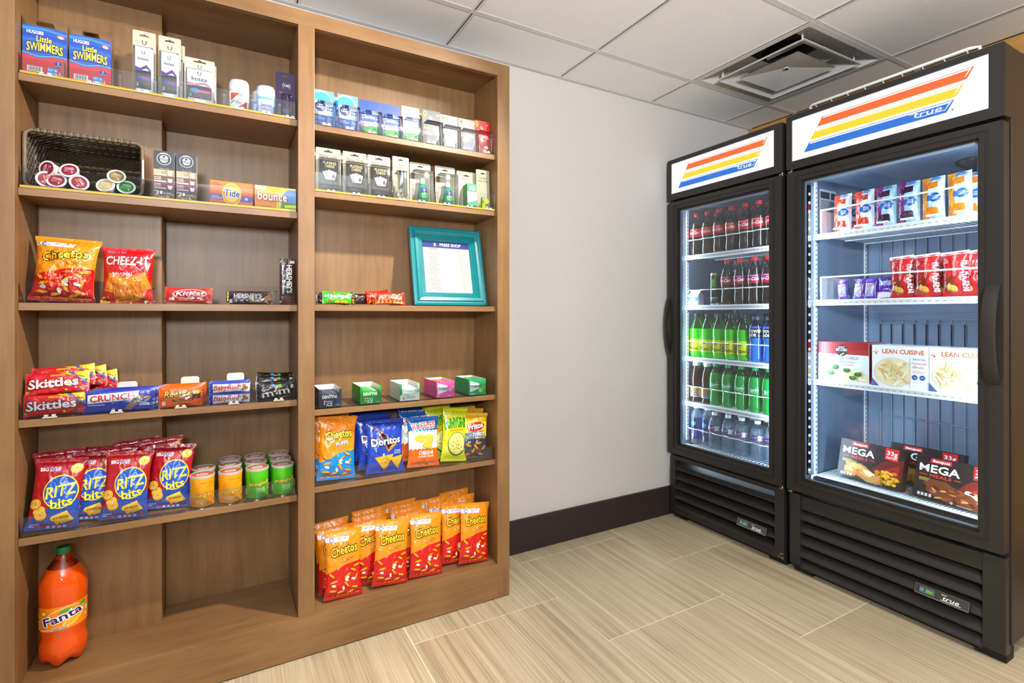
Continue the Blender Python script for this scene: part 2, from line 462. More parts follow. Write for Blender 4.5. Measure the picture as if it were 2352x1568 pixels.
# ceiling: lay-in tiles on a T-bar grid
ce = struct(thing('ceiling', '', '')); del ce['label']; del ce['category']
CXS = [.835 + .603 * k for k in range(-5, 5)]; CYS = [1.798 - .606 * k for k in range(-1, 7)]
part('plenum', ce, lambda mb: mb.box(-2.4, -2.6, 2.55, XR + .1, YW + .1, 2.6, P('#77736d', 'matte')))
VENT = (2.04, 1.192)
for a in range(len(CXS) - 1):
    for b in range(len(CYS) - 1):
        x0, x1, y1, y0 = CXS[a], CXS[a + 1], CYS[b], CYS[b + 1]
        if abs(x0 - VENT[0]) < .05 and abs(y0 - VENT[1]) < .05: continue
        x1 = min(x1, XR); y1 = min(y1, YW)
        if x1 - x0 < .05 or y1 - y0 < .05: continue
        part('ceiling_tile', ce, lambda mb: mb.box(x0 + .006, y0 + .006, CZ + .002, x1 - .006, y1 - .006, CZ + .02, TILEC, .004))
for x in CXS: part('grid_bar', ce, lambda mb: (mb.box(x - .0115, -2.4, CZ, x + .0115, YW, CZ + .0015, GRIDM), mb.box(x - .002, -2.4, CZ, x + .002, YW, CZ + .035, GRIDM)))
for y in CYS[1:]: part('grid_bar', ce, lambda mb: (mb.box(-2.4, y - .0115, CZ - .0004, XR, y + .0115, CZ + .0012, GRIDM), mb.box(-2.4, y - .002, CZ, XR, y + .002, CZ + .035, GRIDM)))
part('wall_angle', ce, lambda mb: (mb.box(-2.4, YW - .022, CZ - .001, XR, YW, CZ + .001, GRIDM), mb.box(-2.4, YW - .002, CZ - .001, XR, YW, CZ + .03, GRIDM)))
# air diffuser
DX, DY = 2.341, 1.495
df = thing('air_diffuser', 'square white louvred air vent set in the ceiling grid above the coolers', 'air vent', (DX, DY, CZ))
def frustum(mb, a0, z0, a1, z1, m, t=.0015):
    for s in (0, 1):
        q = [(-1, -1), (1, -1), (1, 1), (-1, 1)]
        vs = [(x * a0, y * a0, z0 + s * t) for x, y in q] + [(x * a1, y * a1, z1 + s * t) for x, y in q]
        mb.add(vs, [(i, (i + 1) % 4, 4 + (i + 1) % 4, 4 + i) for i in range(4)], m)
DM = P('#d6d3d0', 'matte')
def fl_(mb):
    o = .2965; mb.prism([(-o, -o), (o, -o), (o, o), (-o, o)], -.001, .001, DM, 'z', [[(-.272, -.272), (-.272, .272), (.272, .272), (.272, -.272)]])
    frustum(mb, .272, .001, .205, .075, DM); frustum(mb, .205, .075, .115, .09, DM)
part('flange', df, fl_)
part('duct_collar', df, lambda mb: (mb.lathe([(.112, .088), (.112, .20)], P('#3a3836', 'matte'), 24, caps=False), mb.lathe([(.112, .2), (.0001, .2)], BLACKD, 24, caps=False)))
part('damper_blade', df, lambda mb: mb.box(-.004, -.1, .09, .004, .1, .1, DM))
part('louvre_ring', df, lambda mb: (frustum(mb, .218, -.012, .15, .030, DM), mb.prism([(-.222, -.222), (.222, -.222), (.222, .222), (-.222, .222)], -.014, -.011, DM, 'z', [[(-.214, -.214), (-.214, .214), (.214, .214), (.214, -.214)]])))
def core(mb):
    q = [(-.148, -.148, -.016), (.148, -.148, -.016), (.148, .148, -.016), (-.148, .148, -.016), (0, 0, .012)]
    mb.add(q, [(0, 1, 4), (1, 2, 4), (2, 3, 4), (3, 0, 4)], DM); mb.add([(x, y, z + .003) for x, y, z in q], [(1, 0, 4), (2, 1, 4), (3, 2, 4), (0, 3, 4)], DM)
    mb.lathe([(.012, .004), (.012, .0085), (.009, .0085), (.009, .004)], DM, 16)
part('core_plate', df, core)
for sx, sy in ((-1, 1), (1, 1), (1, -1), (-1, -1)):
    part('hanger', df, lambda mb: mb.box(sx * .2 - .006, sy * .2 - .001, -.005, sx * .2 + .006, sy * .2 + .001, .07, GRIDM))

# ================================================================ BOOKCASE
YS = 1.795; YF = 1.818
BK = thing('bookcase', 'tall brown maple built-in bookcase of two open bays against the wall', 'bookcase', (0, 0, 0))
XL0, XL1, XM0, XM1, XR0, XR1, ZT = -.58, -.482, .204, .255, .938, .992, 2.122
def bp(name, x0, y0, z0, x1, y1, z1, m, bev=.0015): return part(name, BK, lambda mb: mb.box(x0, y0, z0, x1, y1, z1, m, bev))
bp('stile', XL0, YS, 0.004, XL1, YS + .021, ZT, WOODV); bp('stile', XM0, YS, .137, XM1, YS + .021, 2.073, WOODV); bp('stile', XR0, YS, 0.004, XR1, YS + .021, ZT, WOODV)
bp('top_rail', XL1, YS, 2.073, XR0, YS + .021, ZT, WOODH); bp('bottom_rail', XL1, YS, .004, XR0, YS + .021, .137, WOODH)
bp('side_panel', XL0, YS + .021, .004, XL1, 2.09, ZT, WOODV); bp('side_panel', XR0 + .004, YS + .021, .004, XR1, 2.09, ZT, WOODV)
bp('partition', XM0 + .001, YS + .021, .137, XM1 - .001, 2.09, 2.09, WOODV)
bp('back_panel', XL1, 1.98, .1, -.18, 2.09, ZT, WOODV, .004); bp('back_panel', -.18, 2.087, .1, XM0, 2.095, ZT, WOODV); bp('back_panel', XM1, 2.02, .1, XR0 + .004, 2.09, ZT, WOODV)
bp('top_panel', XL1, YS + .021, 2.085, XR0 + .004, 2.09, ZT, WOODH)
bp('deck', XL1, YS + .021, .115, XM0, 2.088, .137, WOODH); bp('deck', XM1, YS + .021, .115, XR0 + .004, 2.02, .14, WOODH)
ZL = (1.767, 1.463, 1.157, .845, .531); ZR = (1.764, 1.54, 1.158, .806, .547)
YEL = P('#b8920c', 'card'); CLIP = P('#c4bfb4', 'card')
GUARD = {('L', 0): .06, ('L', 1): .06, ('L', 2): .058, ('L', 3): .06, ('L', 4): .055, ('R', 0): .066, ('R', 1): .066, ('R', 3): .054, ('R', 4): .052}
SHELF = {}
for side, zs, x0, x1 in (('L', ZL, XL1, XM0), ('R', ZR, XM1, XR0 + .004)):
    for k, z in enumerate(zs):
        def sh(mb):
            if side == 'R': mb.box(x0 + .001, YF, z - .02, x1 - .001, 2.02, z, WOODH, .0012)
            else:
                pts = [(x0 + .001, YF), (x1 - .001, YF), (x1 - .001, 2.087), (-.179, 2.087), (-.179, 1.98), (x0 + .001, 1.98)]
                mb.prism(pts, z - .02, z, WOODH, 'z')
        s_ = SHELF[side, k] = part('shelf', BK, sh)
        if (side, k) in GUARD:
            h = GUARD[side, k]
            part('front_guard', s_, lambda mb: (mb.box(x0 + .004, YF + .002, z + .0005, x1 - .006, YF + .0035, z + h, ACRYL), mb.box(x0 + .004, YF + .0035, z + .0005, x1 - .006, YF + .012, z + .0015, ACRYL)))
            if (side, k) in (('L', 0), ('L', 1), ('R', 1)):
                part('price_strip', s_, lambda mb: mb.box(x0 + .004, YF - .002, z + .0004, x1 - .006, YF + .0015, z + .0065, YEL))
def lane(side, k, xs, clips=True, h=.05):
    """clear dividers with rounded noses between the lanes, white sled clip at each lane's mouth"""
    z = (ZL if side == 'L' else ZR)[k]; s_ = SHELF[side, k]
    for a in xs:
        part('divider', s_, lambda mb: mb.prism([(YF + .004, z + .0016), (YF + .013, z + .0016), (YF + .013, z + h * .8)] + [(YF + .0085 - .0045 * math.sin(R(t)), z + h - .0045 + .0045 * math.cos(R(t))) for t in (-60, -20, 20, 60, 90)], a - .004, a + .004, ACRYL, 'x'))
def clip(side, k, x):
    z = (ZL if side == 'L' else ZR)[k]
    part('sled_clip', SHELF[side, k], lambda mb: (mb.box(x - .015, YF - .004, z + .0015, x + .015, YF + .0015, z + .0045, CLIP), mb.box(x - .012, YF - .0042, z + .0055, x - .004, YF + .0015, z + .010, CLIP), mb.box(x + .004, YF - .0042, z + .0055, x + .012, YF + .0015, z + .010, CLIP)))
def paddle(side, k, x, y, ztop, w=.05):
    z = (ZL if side == 'L' else ZR)[k]
    part('pusher_paddle', SHELF[side, k], lambda mb: mb.prism(rrect(x - w / 2, z + .001, x + w / 2, ztop, .008), y, y + .003, P('#d9d6cf', 'card'), 'y'))

# ================================================================ COOLERS
X0D = 2.15; XB = 2.205; XBK = 2.86
LEDC = '#e8f2ff'
def face(yc, z0, x=X0D): return lambda px, py, o: (x - o - .0003, yc - px, z0 + py)
STRIPES = (('#ff6a1c', .164, .912, .668, .866, .031), ('#ffe11a', .120, .869, .404, .596, .031), ('#0a74e0', .0795, .829, .147, .352, .033))
def cooler(name, label, yn, yf, zt, handle_far, shelves, led_far, big):
    rt = thing(name, label, 'cooler', (0, 0, 0)); W_ = yf - yn; ym = (yn + yf) / 2
    def shell(mb):
        for y0, y1 in ((yn, yn + .03), (yf - .03, yf)): mb.box(XB, y0, .06, XBK, y1, zt - .004, BLACK, .002)
        mb.box(XBK - .04, yn + .03, .06, XBK, yf - .03, zt - .004, BLACK); mb.box(XB, yn + .03, zt - .03, XBK - .04, yf - .03, zt - .004, BLACK)
        mb.box(XB, yn + .03, 1.745, XBK - .04, yf - .03, 1.76, BLACK); mb.box(XB + .02, yn + .03, .345, XBK - .04, yf - .03, .372, BLACK)
        mb.box(XB + .01, yn + .03, .06, XB + .02, yf - .03, .345, BLACKD)
    part('cabinet_shell', rt, shell)
    for y in (yn + .05, yf - .05):
        for x in (XB - .01, XBK - .1): part('foot', rt, lambda mb: mb.box(x, y - .04, 0, x + .06, y + .04, .06, BLACKD))
    ia, ib = yn + .05, yf - (.058 if big else .0305)
    def liner(mb):
        mb.box(XB, yn + .03, .372, 2.70, ia, 1.745, LINER); mb.box(XB, ib, .372, 2.70, yf - .03, 1.745, LINER)
        mb.box(2.70, yn + .03, .372, 2.72, yf - .03, 1.745, LINER); mb.box(XB, ia, 1.725, 2.70, ib, 1.745, LINER)
        mb.box(XB + .02, ia, .372, 2.70, ib, .385, P('#4a4f55', 'card'))
    part('liner', rt, liner)
    for x, y in ((2.27, ib), (2.68, ib), (2.27, ia), (2.68, ia)):
        d = -1 if y == ib else 1
        def pil(mb):
            mb.box(x - .009, min(y, y + d * .004), .42, x + .009, max(y, y + d * .004), 1.71, WHITEM)
            for i in range(60): mb.box(x - .0025, y + d * .0046 if d < 0 else y, .44 + i * .021, x + .0025, y if d < 0 else y + .0046, .447 + i * .021, BLACKD)
        part('pilaster', rt, pil)
    # lit sign
    sg = part('sign_box', rt, lambda mb: mb.prism(rrect(yn, 1.757, yf, zt, .006), X0D, XB + .002, BLACK, 'x', [list(reversed(rrect(yn + .04, 1.792, yf - .024, zt - .022, .002)))]))
    pw, ph = W_ - .064, zt - .022 - 1.792; yc = (yn + .04 + yf - .024) / 2
    part('sign_panel', sg, lambda mb: mb.box(X0D + .006, yn + .04, 1.792, X0D + .012, yf - .024, zt - .022, P('#f4f6ff', 'glow1.05')), label='white backlit sign panel')
    a = Art(pw, ph, 'glow0.95')
    for col, l, r, y0, y1, sk in STRIPES:
        dy = y1 - y0; l -= .5; r -= .5
        a.poly([(l, y0), (r, y0), (r + sk, y1), (l + sk, y1)], col)
        a.poly([(l + .020, y0 + .06 * dy + .16 * dy), (r - .006, y0 + .22 * dy), (r + sk - .008, y1 - .05 * dy), (l + sk + .006, y1 - .05 * dy)], '#ffffff')
        a.poly([(l + .008, y0 + .06 * dy), (r - .012, y0 + .14 * dy), (r + sk - .022, y1 - .20 * dy), (l + sk + .002, y1 - .20 * dy)], col)
    a.text('true', .245, .215, .10, '#ffffff', w=.13, bold=1, shear=.35); a.rect(.165, .292, .2, .304, '#ffffff'); a.rect(.2, .198, .325, .21, '#ffffff')
    a.ell(.355, .17, .004, None, '#555555', 10)
    a.build('sign_print', sg, face(yc, 1.792, X0D + .006))
    # door
    zb, zd = .362, 1.744; hole = (yn + .064, .412, yf - .064, 1.704)
    dr = part('door', rt, lambda mb: (mb.prism(rrect(yn + .003, zb, yf - .003, zd, .005), X0D, XB - .012, BLACK, 'x', [list(reversed(rrect(*hole, .003)))]),
                                    mb.box(XB - .012, yn + .012, zb + .01, XB - .002, yn + .03, zd - .01, P('#8d8a85', 'matte')), mb.box(XB - .012, yf - .03, zb + .01, XB - .002, yf - .012, zd - .01, P('#55524f', 'matte'))))
    e = .012
    part('bezel', dr, lambda mb: (mb.prism([(hole[0] - .022, hole[1] - .022), (hole[2] + .022, hole[1] - .022), (hole[2] + .022, hole[3] + .022), (hole[0] - .022, hole[3] + .022)], X0D - .004, X0D + .001, BLACK, 'x', [[(hole[0] - .018, hole[1] - .018), (hole[0] - .018, hole[3] + .018), (hole[2] + .018, hole[3] + .018), (hole[2] + .018, hole[1] - .018)]]),
                                  mb.prism([(hole[0] - .001, hole[1] - .001), (hole[2] + .001, hole[1] - .001), (hole[2] + .001, hole[3] + .001), (hole[0] - .001, hole[3] + .001)], X0D + .012, X0D + .03, BLACK, 'x', [[(hole[0] + .006, hole[1] + .006), (hole[0] + .006, hole[3] - .006), (hole[2] - .006, hole[3] - .006), (hole[2] - .006, hole[1] + .006)]])))
    part('spacer_bar', dr, lambda mb: mb.prism([(hole[0] + .006, hole[1] + .006), (hole[2] - .006, hole[1] + .006), (hole[2] - .006, hole[3] - .006), (hole[0] + .006, hole[3] - .006)], X0D + .022, X0D + .026, P('#9fb4c6', 'card'), 'x', [[(hole[0] + .011, hole[1] + .012), (hole[0] + .011, hole[3] - .015), (hole[2] - .011, hole[3] - .015), (hole[2] - .011, hole[1] + .012)]]))
    part('door_glass', dr, lambda mb: mb.box(X0D + .018, hole[0] + .004, hole[1] + .004, X0D + .021, hole[2] - .004, hole[3] - .004, GLASS))
    hy = yf - .012 if handle_far else yn + .028
    def hnd(mb):
        n = 20; hw = .009 if handle_far else .017; zc, hl, dep = 1.062, .16, (.03 if handle_far else .05); vs = []; fs = []
        for i in range(n + 1):
            t = i / n * 2 - 1; z = zc + hl * t; b = X0D - dep * (1 - t * t) ** .8 - .002; th = .012
            vs += [(b, hy - hw, z), (b - .002, hy, z), (b, hy + hw, z), (min(b + th, X0D), hy + hw, z), (min(b + th, X0D), hy - hw, z)]
        for i in range(n):
            for k in range(5): fs.append((i * 5 + k, i * 5 + (k + 1) % 5, i * 5 + 5 + (k + 1) % 5, i * 5 + 5 + k))
        fs += [(0, 1, 2, 3, 4), tuple(n * 5 + k for k in (4, 3, 2, 1, 0))]
        mb.add(vs, fs, BLACK)
    part('handle', dr, hnd, 50)
    hy2 = yn + .012 if handle_far else yf - .012
    for z in (zd + .006, zb - .008):
        part('hinge', rt, lambda mb: (mb.box(X0D + .004, hy2 - .012, z - .004, XB, hy2 + .006, z + .002, STEEL), mb.lathe([(.0045, -.006), (.0045, .012)], STEEL, 12, Matrix.Translation((X0D + .012, hy2 - .005, z)))))
    # louvred grille below the door
    gr = part('grille_frame', rt, (lambda mb: (mb.box(X0D + .02, yn + .004, .035, XB + .006, yn + .062, .345, BLACK, .002), mb.box(X0D + .02, yf - .05, .035, XB + .006, yf - .004, .345, BLACK, .002), mb.box(X0D + .026, yn + .062, .282, XB + .006, yf - .05, .34, BLACK, .002))) if big else
              (lambda mb: mb.prism(rrect(yn + .004, .03, yf - .004, .345, .004), X0D + .02, X0D + .04, BLACK, 'x', [list(reversed(rrect(yn + .05, .055, yf - .036, .325, .002)))])))
    g0, g1 = (yn + .062, yf - .05) if big else (yn + .05, yf - .036)
    for z in ((.237, .183, .129, .075, .027) if big else (.280, .226, .172, .118, .064)):
        xx = X0D + (.022 if big else .03)
        part('louvre_slat', gr, lambda mb: mb.prism([(0, 0), (.001, .006), (.028, .035), (.033, .034), (.034, .028), (.008, -.002)] if big else [(-.012, -.002), (.03, .03), (.034, .028), (.0, -.008), (-.012, -.008)], 0, 1, BLACK, 'y',
                    mtx=Matrix.Translation((xx, g0, z)) @ Matrix.Diagonal((1, g1 - g0, 1, 1))))
    pw2, ph2 = (.155, .034); yp = g0 + (.11 if big else .115); zp = (.129 if big else .108); tl = Matrix.Translation((X0D + .012, yp, zp)) @ Matrix.Rotation(R(18), 4, 'Y')
    pl = part('name_plate', gr, lambda mb: (mb.box(0, -pw2 / 2, 0, .004, pw2 / 2, ph2, P('#3a3835', 'gloss'), mtx=tl), mb.box(-.001, -pw2 / 2, 0, .004, pw2 / 2, .004, STEEL, mtx=tl), mb.box(-.001, -pw2 / 2, ph2 - .0015, .004, pw2 / 2, ph2, STEEL, mtx=tl), mb.box(-.001, pw2 / 2 - .0015, 0, .004, pw2 / 2, ph2, STEEL, mtx=tl), mb.box(-.001, -pw2 / 2, 0, .004, -pw2 / 2 + .0015, ph2, STEEL, mtx=tl)))
    pl['label'] = 'chrome edged maker plate with white script'
    a = Art(pw2, ph2, 'gloss'); a.rect(-.40, .25, -.13, .8, '#5d86a8'); a.rect(-.385, .3, -.145, .75, '#3f4a48'); a.ell(-.35, .52, .028, None, '#9fc4e6', 12); a.ell(-.35, .52, .016, None, '#3f4a48', 12); a.poly([(-.3, .35), (-.17, .35), (-.15, .62), (-.28, .68)], '#5da335')
    a.text('true', .17, .3, .36, '#f4f4f0', w=.3, bold=1, shear=.35); a.rect(.0, .2, .36, .25, '#f4f4f0'); a.rect(.0, .72, .1, .77, '#f4f4f0')
    a.build('plate_print', pl, lambda px, py, o: tl @ Vector((-.0012 - o, -px, py)))
    # LED strips on both jambs
    for y, d in ((ib, -1), (ia, 1)):
        st = part('led_strip', rt, lambda mb: mb.box(XB - .001, min(y, y + d * .006), .43, XB + .022, max(y, y + d * .006), 1.69, P('#101214', 'gloss')))
        for i in range(33 if (y == ib and big) else 0):
            part('led', st, lambda mb: mb.lathe([(.0055, 0), (.0055, .0015), (.003, .0025)], P(LEDC, 'glow9'), 8, Matrix.Translation((XB + .010, y + d * .006, .45 + i * .0375)) @ Matrix.Rotation(R(90 if d < 0 else -90), 4, 'X')))
        lamp('led_lamp', 'AREA', (XB + .012, y + d * .012, 1.06), 5.0 if big else 4.4, (.66, .83, 1.0), aim=(2.42, y + d * .30, 1.06), shape='RECTANGLE', size=.02, size_y=1.25)
    # wire shelves
    for z in shelves:
        def wires(mb):
            for i in range(30): yy = ia + .008 + (ib - ia - .016) * i / 29; mb.box(2.255, yy - .002, z - .005, 2.69, yy + .002, z - .001, WHITEM)
            for x in (2.35, 2.5, 2.68): mb.box(x - .003, ia + .004, z - .010, x + .003, ib - .004, z - .005, WHITEM)
        s_ = part('wire_shelf', rt, wires)
        part('price_rail', s_, lambda mb: (mb.box(2.25, ia + .004, z - .019, 2.256, ib - .004, z - .001, WHITEM), mb.tube([(2.249, ia + .004, z - .001), (2.249, ib - .004, z - .001)], .0035, WHITEM), mb.tube([(2.249, ia + .004, z - .019), (2.249, ib - .004, z - .019)], .0035, WHITEM)), 40)
        a = Art(ib - ia, .02, 'card')
        for i in range(26): a.rect(-.47 + i * .0365, .40, -.455 + i * .0365, .52, '#8c9399')
        a.build('rail_slots', s_, face((ia + ib) / 2, z - .020, 2.250))
        for y, d in ((ib, -1), (ia, 1)):
            part('shelf_clip', s_, lambda mb: mb.prism([(2.255, z - .02), (2.30, z - .02), (2.275, z - .035)], min(y, y + d * .008), max(y, y + d * .008), P('#4a5560', 'card'), 'y'))
    return rt, ia, ib
SZ = (1.452, 1.175, .890, .640); BZ = (1.473, 1.187, .842)
C1, SA, SB = cooler('beverage_cooler', 'black glass-door cooler full of bottled drinks, in the corner by the white wall', 1.392, 2.066, 1.980, True, SZ, True, False)
C2, BA, BB = cooler('food_cooler', 'black glass-door freezer of frozen food, standing in front of the drinks cooler', .650, 1.374, 1.992, False, BZ, True, True)
# decks
part('floor_rack', C1, lambda mb: [mb.box(2.25, SA + .01 + i * .0205, .4, 2.69, SA + .014 + i * .0205, .404, WHITEM) for i in range(27)] + [mb.box(2.25, SA + .006, .386, 2.256, SB - .006, .404, WHITEM)])
ZBB = .424
def deck(mb):
    n = 46
    for i in range(n + 1):
        y = BA + .012 + (BB - BA - .024) * i / n; mb.box(2.262, y - .0032, ZBB - .006, 2.66, y + .0032, ZBB, WHITEM)
    mb.tube([(2.262, BA + .006, ZBB - .002), (2.262, BB - .012, ZBB - .002)], .004, WHITEM)
    mb.tube([(2.262, BB - .012, ZBB - .002), (2.235, BB - .008, ZBB - .002), (2.225, BB - .01, ZBB - .012), (2.225, BB - .01, .387)], .0045, WHITEM)
    for x in (2.4, 2.6): mb.box(x, BA + .006, ZBB - .012, x + .006, BB - .006, ZBB - .006, WHITEM)
part('floor_rack', C2, deck)
# evaporator grid on the freezer's back wall
GRD = P('#8f9fb0', 'card')
def grid_(mb):
    for i in range(13):
        y = 1.255 - i * .045
        for z0, z1 in ((1.2, 1.66), (.86, 1.10), (.44, 1.085)): mb.tube([(2.694, y, z0), (2.694, y, z1)], .0028, GRD, 6)
    for z in (1.2, 1.13, 1.105, 1.085, .80, .655, .45): mb.tube([(2.690, BA + .012, z), (2.690, 1.262, z)], .0032, GRD, 6)
part('back_grid', C2, grid_, 60)
part('air_baffle', C2, lambda mb: mb.lathe([(.016, 1.66), (.016, 1.69), (.045, 1.712), (.048, 1.722)], P('#2b3138', 'card'), 20, Matrix.Translation((2.52, .86, 0))), 40)
a = Art(.13, .20, 'paper'); a.rect(-.5, 0, .5, 1, '#c9d0d6'); a.rect(-.45, .8, .1, .95, '#39424c'); a.rect(.18, .8, .46, .95, '#39424c'); a.lines(-.45, .45, .45, .78, 9, '#5a636c'); a.rect(-.45, .28, .45, .42, '#7c858e'); a.rect(-.45, .0, .5, .25, '#1f3f63')
a.build('notice_sticker', C2, lambda px, py, o: (2.365 + px, BB - .001 - o, 1.485 + py))
# product stops: white wire loops across the bottles, one scallop per lane
STOP = P('#f2f6f8', 'gloss')
def stops(rt, ia, ib, z, n, dep=.012, x=2.262):
    pts = []; w = (ib - ia - .03) / n
    for k in range(n):
        for j in range(9): t = j / 8; pts.append((x - dep * math.sin(math.pi * t), ib - .015 - w * (k + t), z))
    return lambda mb: mb.tube(pts, .0028, STOP, 6)
for z, h in ((1.452, .085), (1.175, .085), (.890, .088), (.640, .088), (.404, .09)): part('product_stop', C1, stops(C1, SA, SB, z + h, 7), 60)
for z, h in ((1.473, .105), (1.187, .10)):
    part('product_stop', C2, lambda mb: (mb.tube([(2.258, BA + .02, z + h), (2.258, BB - .03, z + h)], .0034, STOP, 8), [mb.tube([(2.258, y, z + h), (2.262, y, z + .001)], .003, STOP, 6) for y in (BA + .02, BB - .03)], mb.box(2.258, BB - .034, z + .002, 2.45, BB - .031, z + h, P('#dfe8f0', 'gloss'))), 60)
for i in range(6):
    y = BB - .10 - i * .083
    part('lane_stop', C2, lambda mb: mb.box(2.262, y - .02, 1.473 + .014, 2.268, y + .02, 1.473 + .022, STOP))

# ================================================================ PRODUCT BUILDERS
def pouch(W_, H_, T, seed=1, seal=.06, side=False, narrow=.11, wr=1.25, lean=0.0):
    def f(x, y, full=True):
        a = 2 * x / W_; b = y / H_
        t, q = ((a + 1) / 2, 2 * b - 1) if side else (b, a)
        k = min(1, max(0, (t - seal) / (1 - 2 * seal))); e = max(0.0, math.sin(math.pi * k)) ** .42
        pr = max(0.0, 1 - abs(q) ** 2.6) ** .62
        d = T / 2 * e * pr
        s_ = max(W_, H_)
        n1 = noise.noise(Vector((x / s_ * 7, y / s_ * 7, seed * 3.1))); n2 = noise.noise(Vector((x / s_ * 17, y / s_ * 17, seed * 5.7)))
        n3 = abs(noise.noise(Vector((x / s_ * (5 if side else 20), y / s_ * (20 if side else 5), seed * 1.9))))
        d += T * wr * pr * (.10 * n1 * e + .05 * n2 * e + .16 * (n3 - .25) * (1 - e * .75) * (1 if 0 < k < 1 else .12))
        xx, yy = x, y
        if side: yy = H_ / 2 + (y - H_ / 2) * (1 - narrow * e)
        else: xx = x * (1 - narrow * e)
        return xx, yy, max(d, .0004)
    def surf(x, y, o): X, Y, d = f(x, y); return (X, -(d + o + .0010), Y)
    def body(mb, m, mback=None):
        nu, nv = (30, 16) if side else (20, 30)
        mb.grid(lambda i, j: (lambda p: (p[0], -p[2], p[1]))(f((i - .5) * W_, j * H_)), nu, nv, m)
        mb.grid(lambda i, j: (lambda p: (p[0], p[2] * .85, p[1]))(f((.5 - i) * W_, j * H_)), nu, nv, mback or m)
    return body, surf
def bag(W_, H_, T, col, art, seed=1, side=False, back=None, lab=None, **kw):
    body, surf = pouch(W_, H_, T, seed, side=side, **kw)
    def b(rt):
        part('pouch', rt, lambda mb: body(mb, P(col, 'foil'), P(back or col, 'foil')), 180)
        a = Art(W_, H_, 'foil'); art(a); a.build('printed_front', rt, surf, .007)
    return b
def carton(W_, H_, D, col, art, fin='card', top=None, side=None, lines=True, topart=None):
    def b(rt):
        part('carton', rt, lambda mb: (mb.box(-W_ / 2, 0, 0, W_ / 2, D, H_, P(col, fin), .0012),
             mb.box(-W_ / 2 + .001, .001, H_ - .0005, W_ / 2 - .001, D - .001, H_ + .0003, P(top or col, fin)),
             mb.box(W_ / 2 - .0005, .001, .001, W_ / 2 + .0003, D - .001, H_ - .001, P(side or col, fin)), mb.box(-W_ / 2 - .0003, .001, .001, -W_ / 2 + .0005, D - .001, H_ - .001, P(side or col, fin))))
        a = Art(W_, H_, fin); art(a); a.build('printed_front', rt, flat())
        if topart:
            a = Art(W_, D, fin); topart(a); a.build('printed_top', rt, lambda x, y, o: (x, y, H_ + .0004 + o))
    return b
def hangcard(W_, H_, col, art, hole=.4, hy=.92, blister=None, extra=None, fin='card', back=None):
    """printed card with a hang hole; blister = (cx, y0, w, h, depth) in metres"""
    def b(rt):
        part('card', rt, lambda mb: mb.prism(rrect(-W_ / 2, 0, W_ / 2, H_, .004), 0, .0008, P(col, fin), 'y', [list(reversed(euro(0, H_ * hy, W_ * hole)))] if hole else []))
        a = Art(W_, H_, fin); art(a); a.build('printed_front', rt, flat())
        if extra: extra(rt)
        if blister:
            cx, y0, w, h, d = blister
            part('blister', rt, lambda mb: (mb.box(cx - w / 2, -d, y0, cx + w / 2, -.0006, y0 + h, PET, .003)), 40)
    return b
def chips(a, spots, col, dark, k=.07, asp=.34, seed=3):
    rn = random.Random(seed)
    for x, y, r in spots:
        a.blob(x, y - .006, k * 1.12, k * asp * 1.25, r, dark, rn.random()); a.blob(x, y, k, k * asp, r, col, rn.random())
def lathe_bottle(prof, mats, cap=None, label=None, n=24, fn=None, smooth=40):
    """prof with materials by height; cap=(r,z0,z1,colour); label=(r,z0,z1,colour,art,fin)"""
    def b(rt):
        part('bottle_body', rt, lambda mb: mb.lathe(prof, mats, n, fn=fn), smooth)
        if cap:
            r, z0, z1, c = cap
            def cp(mb):
                mb.lathe([(r * .98, z0), (r, z0 + .001), (r, z1 - .002), (r * .92, z1)], P(c, 'card'), 28, fn=lambda t, rr, zz: (rr * (1 + .025 * math.cos(14 * t * 2)), zz) if zz < z1 - .001 else (rr, zz))
            part('cap', rt, cp, 40)
        if label:
            r, z0, z1, c, art, fin = label
            lb = part('label', rt, lambda mb: mb.lathe([(r, z0), (r, z1)], c if not isinstance(c, str) else P(c, fin), 28, caps=False), 60)
            if art:
                a = Art(2 * math.pi * r, z1 - z0, fin); art(a); a.build('label_print', lb, cyl(r, z0), .006)
    return b
def spot(u0, u1, vt, Y, z):
    x0, x1 = onY(u0, vt, Y).x, onY(u1, vt, Y).x
    return (x0 + x1) / 2, x1 - x0, onY((u0 + u1) / 2, vt, Y).z - z
LN = (0, 0, 0)

